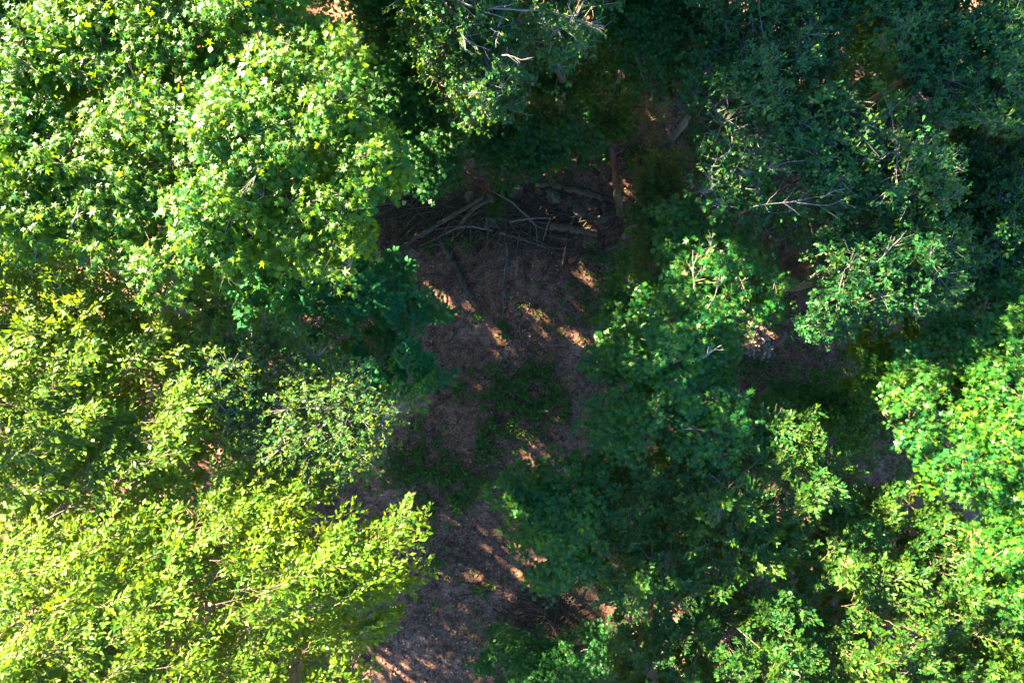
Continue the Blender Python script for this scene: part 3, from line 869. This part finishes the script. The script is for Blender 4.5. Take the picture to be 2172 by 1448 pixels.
make_tree("elder_bush", "added bush that darkens the gap between the two top right oaks", "bush", "maple",  # added to cover brightly lit ground in this gap
    [(1740, 40), (1850, 20), (1930, 110), (1900, 240), (1800, 250), (1730, 150)], 3.0, dome=0.8, gap=0.25, dens=1.1, boughs=6, depth=1.8, trunk_r=0.04, size=0.85)
make_tree("elder_bush", "dim green bush growing at the bottom edge of the bare soil", "bush", "maple",
    [(1000, 1400), (1060, 1340), (1200, 1340), (1290, 1330), (1300, 1460), (1200, 1560), (1000, 1560)], 1.8, dome=0.5, gap=0.30, dens=0.8, boughs=6, depth=1.2, trunk_r=0.04, size=0.85)
make_tree("elder_bush", "low dark bush in the shaded pit below the oak at right", "bush", "maple",
    [(1600, 850), (1680, 800), (1780, 790), (1830, 860), (1880, 930), (1800, 960), (1680, 900)], 2.6, dome=0.7, dens=1.1, boughs=6, depth=1.0, trunk_r=0.04, size=0.9)
make_tree("elder_bush", "shadowy bush at the foot of the right-hand trees beside the dappled soil", "bush", "maple",
    [(1255, 640), (1300, 560), (1350, 500), (1410, 520), (1400, 640), (1330, 720), (1270, 700)], 2.2, dome=0.6, dens=1.1, boughs=6, depth=1.0, trunk_r=0.03, size=0.75)

# ------------------------------------------------------------------ dead brown bush, dead sprig, caterpillar web
def dead_bush(name, label, px, py, z, r, cat, green=0.2):
    B = at(px, py, 0); B[2] = float(ground_z(B[:1], B[1:2])[0])
    c = at(px, py, z)
    root = bpy.data.objects.new(name, None); COL.objects.link(root); root.location = B
    tag(root, label, cat)
    b = curve_pts(B + [0, 0, -0.05], c, 7, 0.0, 0.04)
    V, T = tubes(b[None], np.linspace(0.035, 0.012, 7)[None], 7)
    link("trunk", build_mesh("trunk", V - B, T, mats=[M["red_twig"]], smooth=True), root)
    n = 70
    D = unit(rnd(n) + np.array([0, 0, 0.5]))
    st = b[RNG.integers(3, 7, n)]
    E = c + D * r * RNG.uniform(0.5, 1.1, (n, 1)) * np.array([1, 1, 0.7])
    tw = np.stack([st, (st + E) / 2 + rnd(n, 0.05), E], 1)
    V, T = tubes(tw, np.repeat([[0.012, 0.007, 0.003]], n, 0), 4)
    tag(link("twigs", build_mesh("twigs", V - B, T, mats=[M["red_twig"]]), root), None, kind="stuff")
    for nm, mt, k in (("dead_foliage", "dead_leaf", int(2600 * (1 - green))), ("green_foliage", "shade_leaf", int(2600 * green))):
        i = RNG.integers(0, n, k)
        t = RNG.uniform(0.45, 1.05, (k, 1))
        P = st[i] + (E[i] - st[i]) * t + rnd(k, 0.05)
        L = dict(p=P)
        d = unit(D[i] + rnd(k, 0.6)); nn = unit(rnd(k) + np.array([0, 0, 0.8]))
        side = unit(np.cross(d, nn))
        L = dict(p=P, d=d, side=side, n=np.cross(side, d), s=RNG.uniform(0.05, 0.10, k), t=RNG.random(k))
        V, T, tn = leaf_verts(L, "lance", B)
        tag(link(nm, build_mesh(nm, V, T, tn, [M[mt]]), root), None, kind="stuff")
    return root
dead_bush("dead_cedar_bush", "rust-brown dying cedar bush lit by sun above the standing snag", 1385, 255, 1.7, 0.95, "bush", 0.25)
dead_bush("dead_sapling", "orange dead-leaved sapling glowing through the shade right of the grey-limbed oak", 1240, 125, 2.6, 0.55, "sapling", 0.15)
dead_bush("dead_brush_clump", "brown dry brush clump in a sunlit gap between the right-hand oaks", 1690, 565, 0.9, 0.8, "bush", 0.05)
dead_bush("dead_twig_clump", "small orange-brown dead clump at the left edge of the maple shade", 850, 315, 1.0, 0.4, "bush", 0.1)

def web(px, py, z):
    B = at(px, py, z)
    root = bpy.data.objects.new("caterpillar_web", None); COL.objects.link(root); root.location = B
    tag(root, "tan caterpillar web wrapped round a twig end at the edge of the shaded sweetgum", "caterpillar web")
    k = 700
    lob = np.array([[0, 0.25, 0], [0.15, 0, 0.05], [-0.1, -0.2, 0], [0.22, -0.3, -0.1]])
    P = lob[RNG.integers(0, 4, k)] + rnd(k, 0.10)
    d = unit(rnd(k)); nn = unit(rnd(k) + np.array([0, 0, 1.2])); side = unit(np.cross(d, nn))
    L = dict(p=P + B, d=d, side=side, n=np.cross(side, d), s=RNG.uniform(0.06, 0.14, k), t=RNG.random(k))
    V, T, tn = leaf_verts(L, "ovate", B)
    tag(link("web_sheets", build_mesh("web_sheets", V, T, tn, [M["web"]]), root), None, kind="stuff")
    for one in (([(-0.35, -0.5, -0.05), (-0.05, -0.2, 0.05), (0.05, 0.1, 0.06), (0.0, 0.45, 0.05)], .010), ([(-0.05, -0.2, 0.05), (0.2, -0.1, 0.08), (0.35, 0.05, 0.06)], .007)):
        w = np.array(one[0]); tq = np.linspace(0, 1, 6)
        sg = np.linspace(0, 1, len(w))
        V, T = tubes(np.column_stack([np.interp(tq, sg, w[:, j]) for j in range(3)])[None], np.linspace(one[1], one[1] * 0.4, 6)[None], 5)
        link("twig", build_mesh("twig", V, T, mats=[M["pale_bark"]]), root)
web(1600, 715, 9.2)

# ------------------------------------------------------------------ logs, poles and sticks on the soil
def log(name, label, cat, pts, r0, r1=None, z=None, mat="dark_log", sides=10, group=None, rough=0.13, knots=0, split=False):
    """pts: pixels (px, py[, height of the underside]); a log lying on the soil"""
    W = []
    for p in pts:
        zz = p[2] if len(p) > 2 else 0.0
        w = at(p[0], p[1], zz + 0.1)
        w[2] = float(ground_z(w[:1], w[1:2])[0]) + zz
        W.append(w)
    W = np.array(W)
    seg = np.concatenate([[0], np.cumsum(np.linalg.norm(np.diff(W, axis=0), axis=1))]); Ltot = seg[-1]; seg = seg / Ltot
    K = int(np.clip(Ltot / 0.09, 8, 40))
    tq = np.linspace(0, 1, K)
    Q = np.column_stack([np.interp(tq, seg, W[:, k]) for k in range(3)])
    r1 = r1 if r1 is not None else r0 * 0.75
    r0, r1 = r0 * 1.12, r1 * 1.12
    R = np.linspace(r0, r1, K)
    Q[:, 2] += R * 0.75
    Q[1:-1] += RNG.normal(0, 0.18 * r0, (K - 2, 3))
    B = Q.mean(0); B[2] = Q[:, 2].min() - r0
    V, T = tubes(Q[None] , R[None], sides, cap=True, jitter=rough)
    V = V - B
    # lie the grain along the log: rotate the mesh so that the object's Z runs along it
    ax = unit(Q[-1] - Q[0])
    rot = Vector(ax).to_track_quat('Z', 'Y')
    Rm = np.array(rot.to_matrix())
    o = link(name, build_mesh(name, V @ Rm, T, mats=[M[mat]], smooth=False))
    o.rotation_mode = 'QUATERNION'; o.rotation_quaternion = rot; o.location = B
    tag(o, label, cat, group)
    parts = []
    for k in range(knots):
        i = int(RNG.integers(2, K - 2))
        d = unit(np.array([-ax[1], ax[0], RNG.uniform(0.2, 1.2)]) * np.array([RNG.choice([-1, 1])] * 2 + [1]) + 0.4 * ax)
        a = Q[i]
        v, t = tubes(np.array([a, a + d * R[i] * 1.2, a + d * R[i] * RNG.uniform(1.8, 3.2)])[None], np.array([[R[i] * 0.4, R[i] * 0.3, R[i] * 0.15]]), 6, cap=True)
        c = link("branch_stub", build_mesh("branch_stub", (v - B) @ Rm, t, mats=[M[mat]]), o)
    return o

LOGS = "fallen logs of the brush pile"
log("fallen_log", "brown fallen log ending at the snag's foot, lower of two side by side", "log", [(1146, 392, .12), (1225, 408, .12), (1306, 430, .08)], .11, .09, mat="brown_log", group=LOGS, knots=2)
log("fallen_log", "dark fallen log lying just above and beside the brown one near the snag", "log", [(1150, 384, .10), (1230, 398, .10), (1303, 420, .1)], .09, .07, mat="dark_log", group=LOGS, knots=1)
log("fallen_log", "orange-lit log end on the right side of the brush pile", "log", [(1165, 480, .08), (1210, 486, .08), (1268, 497, .06)], .13, .11, mat="brown_log", group=LOGS, knots=1)
log("fallen_log", "short dark log in front of the orange-lit log end", "log", [(1166, 500), (1212, 508)], .09, .08, mat="dark_log", group=LOGS)
log("fallen_log", "dark log slanting up to the right behind the foot of the snag", "log", [(1262, 472, .05), (1310, 448, .1), (1352, 430, .1)], .13, .10, mat="dark_log", group=LOGS, knots=1)
log("fallen_log", "long dark pole slanting from the lower left up to the middle of the brush pile", "log", [(840, 530), (888, 500, .05), (960, 458, .15), (1000, 437, .2), (1027, 417, .25)], .08, .065, mat="dark_log", group=LOGS, knots=2)
log("fallen_log", "rotten log lying alone on the bare soil below the brush pile", "log", [(933, 508), (958, 552), (994, 624)], .115, .085, mat="dark_log", group=LOGS, rough=.14, knots=1)
log("fallen_log", "thick reddish broken log beside the green tuft in the brush pile", "log", [(978, 476, .05), (1004, 443, .15), (1040, 425, .2)], .085, .07, mat="brown_log", group=LOGS)
log("fallen_log", "stubby broken log end pointing up left above the green tuft", "log", [(1028, 408, .2), (1050, 430, .15)], .09, .085, mat="brown_log", group=LOGS)
log("plank", "short flat weathered piece of wood lying in front of the pale curved branch", "plank", [(966, 500), (1002, 504)], .05, .045, mat="grey_log", group=None)
log("fallen_log", "lichen-spotted dark log end at the right of the dappled soil", "log", [(1230, 548), (1285, 532), (1312, 518)], .10, .09, mat="brown_log", group=LOGS)
log("fallen_log", "short upright-leaning log piece between the brown log and the slanting dark log", "log", [(1281, 470, 0), (1280, 432, .15)], .07, .06, mat="dark_log", group=LOGS)
log("fallen_log", "mossy half-buried log under the overhanging maple at the top of the pile", "log", [(1040, 396, .1), (1100, 388, .15), (1150, 376, .15)], .10, .08, mat="dark_log", group=LOGS)
BR = "long branches on the brush pile"
log("fallen_branch", "pale crooked branch curving along the front left of the brush pile", "branch", [(866, 532), (920, 508, .05), (970, 482, .12), (1000, 480, .15), (1030, 486, .12), (1046, 490, .1)], .038, .042, mat="grey_log", sides=8, group=BR, rough=.04, knots=2)
log("fallen_branch", "pale branch tapering to the right along the front of the brush pile", "branch", [(1060, 494, .1), (1110, 508, .08), (1152, 524, .04), (1226, 530, .0)], .055, .022, mat="grey_log", sides=8, group=BR, rough=.04, knots=2)
log("fallen_branch", "thin branch running straight down the bare soil from the pile", "branch", [(1070, 500, .03), (1076, 536), (1067, 606), (1069, 640), (1066, 676)], .035, .02, mat="grey_log", sides=6, group=BR)
log("fallen_branch", "second thin branch lying tight beside the one running down the soil", "branch", [(1074, 510, .02), (1079, 545), (1071, 590), (1063, 640)], .025, .015, mat="grey_log", sides=6, group=BR)
log("fallen_branch", "branch lying on the soil near the bottom right of the clearing", "branch", [(1092, 1232), (1140, 1250), (1195, 1268)], .05, .035, mat="grey_log", sides=7, group=BR, knots=1)
log("fallen_branch", "faint pole pointing down left from the left end of the pile", "branch", [(888, 430), (876, 470), (868, 502)], .045, .04, mat="dark_log", sides=7, group=BR)
log("fallen_branch", "thin branch arcing left under the sweetgum's edge", "branch", [(783, 470), (825, 464), (860, 452)], .028, .018, mat="grey_log", sides=6, group=BR)
log("fallen_branch", "reddish stick leaning at the sweetgum's shadow edge", "branch", [(768, 476, .2), (780, 462, .3), (790, 452, .4)], .04, .03, mat="brown_log", sides=6, group=BR)
log("fallen_branch", "short bright stick lying left of the long dark pole", "branch", [(936, 452, .03), (960, 439, .05)], .028, .022, mat="brown_log", sides=6, group=BR)
log("fallen_branch", "thin dark stick lying on litter at the far left of the clearing", "branch", [(780, 470), (800, 510), (816, 534)], .025, .015, mat="dark_log", sides=6, group=BR)
STK = "thin sticks tangled in the brush pile"
sticks = [([(1045, 406, .25), (1087, 433, .35), (1122, 463, .3), (1140, 483, .2), (1172, 489, .1)], .020, "grey_log", "long thin stick bending across the middle of the brush pile"),
    ([(1081, 472, .25), (1120, 466, .3), (1158, 464, .25), (1170, 467, .2)], .026, "grey_log", "pale stick lying level across the middle of the pile"),
    ([(1087, 430, .35), (1137, 483, .3), (1140, 525, .1)], .016, "grey_log", "thin stick that bends down towards the pale tapering branch"),
    ([(1167, 462, .3), (1149, 518, .1), (1165, 554, 0)], .018, "grey_log", "crooked stick forking down in front of the right part of the pile"),
    ([(1125, 474, .25), (1124, 510, .1)], .016, "brown_log", "short upright-looking stick in the middle of the pile"),
    ([(1081, 473, .25), (1102, 501, .1)], .017, "brown_log", "short stick slanting down right at the pile's centre"),
    ([(1167, 489, .2), (1167, 521, .05)], .022, "brown_log", "stubby stick beside the orange-lit log end"),
    ([(1094, 430, .3), (1108, 468, .2)], .013, "dark_log", "dark twig just right of the green tuft"),
    ([(1160, 545, 0), (1163, 560, 0), (1160, 585, 0)], .018, "dark_log", "dark curved twig on the soil below the pale branch"),
    ([(1012, 500, .08), (1003, 520, .03), (998, 545, 0)], .022, "grey_log", "bent twig on the soil between the rotten log and the pile"),
    ([(955, 470, .2), (935, 500, .1), (928, 520, .02)], .018, "grey_log", "thin twig crossing the long dark pole"),
    ([(1195, 415, .1), (1235, 425, .1), (1260, 445, .1)], .016, "dark_log", "dark twig lying between the brown log and the clods"),
    ([(1125, 410, .2), (1148, 440, .2)], .014, "dark_log", "small dark twig above the level pale stick"),
    ([(1240, 500, .25), (1262, 475, .3)], .020, "brown_log", "sunlit stick poking up from the orange-lit log"),
    ([(1275, 497, .1), (1300, 480, .15), (1312, 470, .2)], .022, "brown_log", "sunlit stick right of the orange-lit log"),
    ([(1108, 1318, 0), (1150, 1296, .05), (1200, 1262, .1)], .020, "grey_log", "long stick of the small brush heap at the bottom of the clearing"),
    ([(1118, 1325, 0), (1165, 1290, .08), (1215, 1250, .1)], .016, "brown_log", "outer stick of the small brush heap by the elm's edge"),
    ([(1105, 1300, 0), (1125, 1290, .02), (1140, 1282, .03)], .016, "grey_log", "short stick at the left end of the small brush heap"),
    ([(1145, 1325, 0), (1180, 1298, .05), (1222, 1272, .08)], .018, "dark_log", "dark lower stick of the small brush heap"),
    ([(1045, 1292, 0), (1075, 1318, 0)], .018, "dark_log", "dark stick at the lower end of the sun-striped soil")]
for pts, r, mt, lb in sticks:
    log("stick", lb, "stick", pts, r * 1.35, r * 0.8, mat=mt, sides=5, group=STK, rough=.03)

# many unnamed twigs in the tangle
n = 900
c = np.column_stack([RNG.normal(1090, 95, n), RNG.normal(472, 32, n)])
c[:220] = np.column_stack([RNG.normal(880, 60, 220), RNG.normal(460, 40, 220)])
c[220:340] = np.column_stack([RNG.normal(1165, 45, 120), RNG.normal(1290, 28, 120)])
c[340:440] = np.column_stack([RNG.uniform(830, 1300, 100), RNG.uniform(500, 1300, 100)])
P0 = np.array([at(x, y, 0) for x, y in c])
a = RNG.normal(0.2, 0.9, n); L_ = RNG.uniform(0.25, 1.5, n) ** 1.2
dv = np.column_stack([np.cos(a), np.sin(a), np.zeros(n)]) * L_[:, None]
hh = RNG.uniform(0.01, 0.22, n)
E0, E1 = P0 - dv / 2, P0 + dv / 2
E0[:, 2] = ground_z(E0[:, 0], E0[:, 1]) + hh * RNG.random(n); E1[:, 2] = ground_z(E1[:, 0], E1[:, 1]) + hh
Mi = (E0 + E1) / 2 + rnd(n, 0.025) + [0, 0, 0.02]
V, T = tubes(np.stack([E0, Mi, E1], 1), np.column_stack([.008 + L_ * .018, .007 + L_ * .014, .005 + L_ * .006]), 4)
tag(link("twig_litter", build_mesh("twig_litter", V, T, mats=[M["dark_log"]])), "fine dark twigs tangled through the brush pile and scattered around it", None, None, "stuff")

# the standing snag, leaning slightly
b0 = at(1316, 458, 0); b0[2] = float(ground_z(b0[:1], b0[1:2])[0]) - 0.1
top_ = at(1297, 312, 7.6)
K = 16
pts = b0 + (top_ - b0) * np.linspace(0, 1, K)[:, None]
pts[1:-1] += RNG.normal(0, 0.03, (K - 2, 3))
V, T = tubes(pts[None], np.linspace(0.14, 0.075, K)[None], 9, cap=True, jitter=0.06)
snag = bpy.data.objects.new("dead_snag", None); COL.objects.link(snag); snag.location = b0
tag(snag, "bare dead tree pole still standing at the right end of the brush pile", "snag")
link("trunk", build_mesh("trunk", V - b0, T, mats=[M["brown_log"]]), snag)
for k in range(4):
    i = int(RNG.integers(7, 15)); aa = RNG.uniform(0, 6.28)
    v, t = tubes(curve_pts(pts[i], pts[i] + np.array([math.cos(aa), math.sin(aa), 0.5]) * RNG.uniform(0.25, 0.6), 5, 0, 0.05)[None], np.linspace(.03, .01, 5)[None], 5, cap=True)
    link("branch_stub", build_mesh("branch_stub", v - b0, t, mats=[M["brown_log"]]), snag)

# clods of earth thrown up with the root mass
def clod(label, px, py, z, r, squash=0.6):
    import bmesh
    bm = bmesh.new()
    bmesh.ops.create_icosphere(bm, subdivisions=3, radius=1.0)
    s = RNG.uniform(0, 50)
    for v in bm.verts:
        p = np.array(v.co)
        k = 1 + 0.55 * (noise2(p[0] + s, p[1] + p[2] * 0.7, 0.6, 3) - 0.5) + 0.35 * (noise2(p[0] * 1.0 - p[2], p[1] + s, 0.25, 6) - 0.5)
        v.co = Vector((p * k * [r * 0.8, r * 0.65, r * squash * 0.5]).tolist())
    me = bpy.data.meshes.new("earth_clod"); bm.to_mesh(me); bm.free()
    me.materials.append(M["clod"])
    w = at(px, py, z); w[2] = float(ground_z(w[:1], w[1:2])[0]) + z
    o = link("earth_clod", me, None, w.tolist()); o.rotation_euler.z = RNG.uniform(0, 6)
    tag(o, label, "clod", "pale clods of earth in the brush pile")
clod("big grey clod of earth behind the green tuft in the brush pile", 1095, 408, .12, .42)
clod("pale rounded clod of earth under the brown log", 1170, 418, .10, .40)
clod("narrow tan clod of earth between the two largest ones", 1143, 410, .10, .26)
clod("dull clod of earth at the left shoulder of the pile", 1000, 420, .08, .34)
clod("greyish flat clod of earth at the centre of the pile's front", 1045, 472, .05, .40, .4)
clod("sunlit brown clod of earth left of the snag's foot", 1225, 450, .05, .34, .45)

# ------------------------------------------------------------------ weeds and ground cover
def weed_leaves(P, size, up=0.6, k=7):
    n = len(P)
    az = RNG.uniform(0, 2 * math.pi, (n, k))
    el = RNG.normal(0.45, 0.3, (n, k))
    d = np.stack([np.cos(az) * np.cos(el), np.sin(az) * np.cos(el), np.sin(el)], -1).reshape(-1, 3)
    p = np.repeat(P, k, 0) + d * 0.02 + np.array([0, 0, 1.0]) * RNG.uniform(0, 0.14, (n * k, 1))
    nn = np.array([0, 0, 1.0]) + rnd(n * k, 0.3)
    side = unit(np.cross(d, nn))
    return dict(p=p, d=d, side=side, n=np.cross(side, d), s=np.repeat(size, k) * RNG.uniform(0.6, 1.2, n * k), t=RNG.random(n * k))

def weed(label, px, py, r=0.3, k=45):
    B = at(px, py, 0); B[2] = float(ground_z(B[:1], B[1:2])[0])
    q = RNG.normal(0, r * 0.5, (k, 2)) + B[:2]
    P = np.column_stack([q, ground_z(q[:, 0], q[:, 1]) + RNG.uniform(0, 0.12, k)])
    V, T, tn = leaf_verts(weed_leaves(P, np.full(k, 0.11)), "lance", B)
    o = bpy.data.objects.new("weed_plant", None); COL.objects.link(o); o.location = B
    tag(link("foliage", build_mesh("foliage", V, T, tn, [M["weed"]]), o), None, kind="stuff")
    tag(o, label, "weed", "single green weeds in the clearing")
weed("round green weed tuft growing in the middle of the brush pile", 1054, 448, .42, 90)
weed("small green weed on the brown fallen log near its middle", 1188, 402, .22, 30)
weed("small weed at the upper end of the rotten log", 951, 514, .18, 22)
weed("little weed left of the rotten log's upper end", 911, 528, .18, 22)
weed("weed on the soil right of the rotten log under the pale branch", 988, 520, .2, 26)
weed("small weed left of the thin branch's lower end", 1015, 672, .2, 24)
weed("weed at the tip of the thin branch running down the soil", 1066, 690, .18, 22)
weed("bright little weed right of the tip of the thin branch", 1068, 712, .14, 16)
weed("lone weed in the left middle of the bare soil", 972, 824, .26, 34)

pats = [(1090, 830, 34, 40, 330), (1120, 850, 34, 55, 420), (1150, 790, 26, 22, 160), (1060, 880, 36, 45, 330), (1040, 935, 24, 28, 200), (1185, 850, 18, 26, 90),
        (930, 990, 60, 30, 480), (880, 985, 40, 30, 260), (960, 1050, 26, 36, 320), (930, 1060, 40, 24, 240), (1010, 1020, 26, 22, 130), (1190, 880, 12, 14, 60),
        (920, 1130, 16, 18, 70), (920, 1190, 14, 20, 70), (1010, 1250, 16, 20, 110), (1030, 760, 40, 30, 50), (1180, 700, 60, 90, 90), (870, 1000, 70, 60, 160),
        (1000, 900, 100, 120, 160), (990, 1230, 80, 60, 80), (1060, 1330, 60, 12, 90), (890, 900, 14, 14, 30), (1270, 560, 20, 40, 120), (1250, 660, 25, 40, 120), (1180, 640, 40, 40, 60)]
q = np.concatenate([np.column_stack([RNG.normal(x, sx * 0.75, k), RNG.normal(y, sy * 0.75, k)]) for x, y, sx, sy, k in pats])
q = q + RNG.normal(0, 14, q.shape) * (RNG.random((len(q), 1)) < 0.5)
q = q[RNG.random(len(q)) < 0.62]
q = q[noise2(q[:, 0], q[:, 1], 22.0, 2) * 0.6 + noise2(q[:, 0], q[:, 1], 9.0, 5) * 0.4 > 0.46]
P = np.column_stack([(q[:, 0] - 1086) / F * H, (724 - q[:, 1]) / F * H, np.zeros(len(q))])
P[:, 2] = ground_z(P[:, 0], P[:, 1]) + RNG.uniform(0, 0.08, len(P))
V, T, tn = leaf_verts(weed_leaves(P, RNG.uniform(0.09, 0.19, len(P)), k=6), "lance", np.zeros(3))
tag(link("ground_cover", build_mesh("ground_cover", V, T, tn, [M["weed"]])), "low dark green ground cover in patches down the bare clearing", None, None, "stuff")

# dead leaves, chips and dry grass on the soil
k = 90000
q = np.column_stack([RNG.uniform(-11, 13, k), RNG.uniform(-14, 12, k)])
dn = noise2(q[:, 0], q[:, 1], 1.4, 8) * 0.6 + noise2(q[:, 0], q[:, 1], 0.35, 9) * 0.4
q = q[RNG.random(k) < np.clip((dn - 0.25) * 2.2, 0.08, 1)]
k = len(q)
P = np.column_stack([q, ground_z(q[:, 0], q[:, 1]) + RNG.uniform(0.005, 0.03, k)])
d = unit(rnd(k) * [1, 1, 0.25]); nn = unit(rnd(k, 0.45) + [0, 0, 1.0]); side = unit(np.cross(d, nn))
L = dict(p=P, d=d, side=side, n=np.cross(side, d), s=RNG.uniform(0.045, 0.13, k), t=np.clip(RNG.beta(1.1, 1.3, k), 0, 1))
V, T, tn = leaf_verts(L, "quad", np.zeros(3))
tag(link("leaf_litter", build_mesh("leaf_litter", V, T, tn, [M["litter"]])), "dry brown leaf litter strewn thickly over the soil", None, None, "stuff")

# ------------------------------------------------------------------ undergrowth below the trees, and the wood that goes on beyond the frame
CLEAR = [(800, 420), (960, 380), (1060, 400), (1340, 390), (1345, 500), (1300, 640), (1270, 720), (1300, 860), (1250, 960), (1180, 1010), (1150, 1130), (1250, 1250), (1180, 1330),
         (1020, 1400), (990, 1600), (600, 1600), (740, 1340), (840, 1280), (760, 1060), (850, 900), (880, 700), (850, 560), (760, 500)]
WC = np.array([at(x, y, 0)[:2] for x, y in CLEAR])
k = 7500
q = np.column_stack([RNG.uniform(-19, 19, k), RNG.uniform(-14, 17, k)])
sd = poly_dist(q, WC)
pit = np.array([at(1690, 720, 0)[:2], at(1690, 560, 0)[:2], at(1385, 255, 0)[:2], at(1000, 330, 0)[:2]])
keep = (sd < -0.5) & (noise2(q[:, 0], q[:, 1], 1.6, 11) > 0.30)
for c_ in pit:
    keep &= np.hypot(q[:, 0] - c_[0], q[:, 1] - c_[1]) > 1.0
q = q[keep]
C = np.column_stack([q, ground_z(q[:, 0], q[:, 1]) + RNG.uniform(0.2, 2.2, len(q)) * np.clip(noise2(q[:, 0], q[:, 1], 2.2, 12) * 1.6, 0.2, 1)])
tw, P, d, nn = spray_gum(C, 0.45, SUN, dict(nt=3, nl=8))
L = Leaves(); L.add(P, d, nn, RNG.uniform(0.10, 0.17, len(P)), np.clip(RNG.beta(2, 2.5, len(P)), 0, 1)); L = L.get()
L = take(L, fleck_mask(L["p"]) & (L["p"][:, 2] > 0.03))
V, T, tn = leaf_verts(L, "quad", np.zeros(3))
tag(link("undergrowth", build_mesh("undergrowth", V, T, tn, [M["shade_leaf"]])), "dark leafy undergrowth filling the ground below the trees", None, None, "stuff")

# (x, y, top, crown radius, crown depth)
FAR = [(-3.7, 9.9, 17.2, 1.9, 9), (-1.2, 10.9, 18.2, 2.0, 10), (1.6, 11.0, 18, 2.0, 10), (7.2, 16.5, 14, 3.0, 12), (-5.2, 15.8, 15.5, 3.0, 14), (-2.2, 12.6, 18.3, 2.6, 11), (2.8, 13.2, 18, 2.6, 11), (-4.5, 12.0, 17, 3.0, 12), (0.5, 13.5, 17.5, 3.2, 12), (5.5, 13.2, 15.8, 3.0, 8), (10.5, 14.2, 12.6, 2.8, 9), (-9.5, 13.5, 15.5, 3.2, 12), (-3, 18, 17, 3.5, 13), (3, 19, 16, 3.4, 9),
       (10, 20, 13.5, 3.4, 9), (-15, 9, 12.5, 3.0, 10), (-15.5, 3, 12.5, 3.0, 10), (-16, -3.5, 12.0, 3.0, 10), (-14.5, 15, 14.5, 3.4, 13), (-20, 11, 14, 3.4, 11), (-21, 4, 14, 3.4, 11),
       (-20, 17, 15.5, 3.6, 11), (-9, 20, 16, 3.6, 10), (-16, -10, 11.5, 3.0, 9), (15.5, 13.5, 11, 3.2, 8), (17.5, 6, 12, 3.0, 8), (17.5, -1, 12, 3.0, 8), (17, -8, 11.5, 3.0, 8), (0, -15, 10, 3, 7),
       (8, -15, 10.5, 3, 7), (-8, -15, 11.5, 3, 8)]
parts, L, trk = [], Leaves(), []
for x, y, zt, rr, dp in FAR:
    k = int(430 * (rr / 3) ** 2 * (dp / 8))
    u = unit(rnd(k)) * RNG.random((k, 1)) ** 0.4
    C = np.array([x, y, zt - dp / 2]) + u * np.array([rr, rr, dp / 2])
    kl = 15
    P = np.repeat(C, kl, 0) + rnd(k * kl, 0.28)
    L.add(P, rnd(k * kl) + [0, 0, -0.2], np.array([0, 0, 1.0]) + rnd(k * kl, 0.4), RNG.uniform(0.17, 0.26, k * kl), RNG.beta(2, 2.4, k * kl))
    z = np.linspace(-0.2, zt - 2, 7)
    trk.append((np.column_stack([np.full(7, x) + np.cumsum(RNG.normal(0, .06, 7)), np.full(7, y) + np.cumsum(RNG.normal(0, .06, 7)), z]), np.linspace(.24, .06, 7)))
L = L.get(); L = take(L, fleck_mask(L["p"]) & (L["p"][:, 2] > 0.1))
V, T, tn = leaf_verts(L, "quad_wide", np.zeros(3))
V2, T2 = tubes(np.stack([a for a, _ in trk]), np.stack([b for _, b in trk]), 8)
nl = len(T)
V, T = join([(V, T), (V2, T2)])
fw = link("surrounding_forest", build_mesh("surrounding_forest", V, T, np.concatenate([tn, np.zeros(len(T2))]), [M["gum_leaf"], M["bark"]], np.concatenate([np.zeros(nl), np.ones(len(T2))])))
tag(fw, "mass of forest trees that goes on all round beyond the edges of the picture", None, None, "stuff")
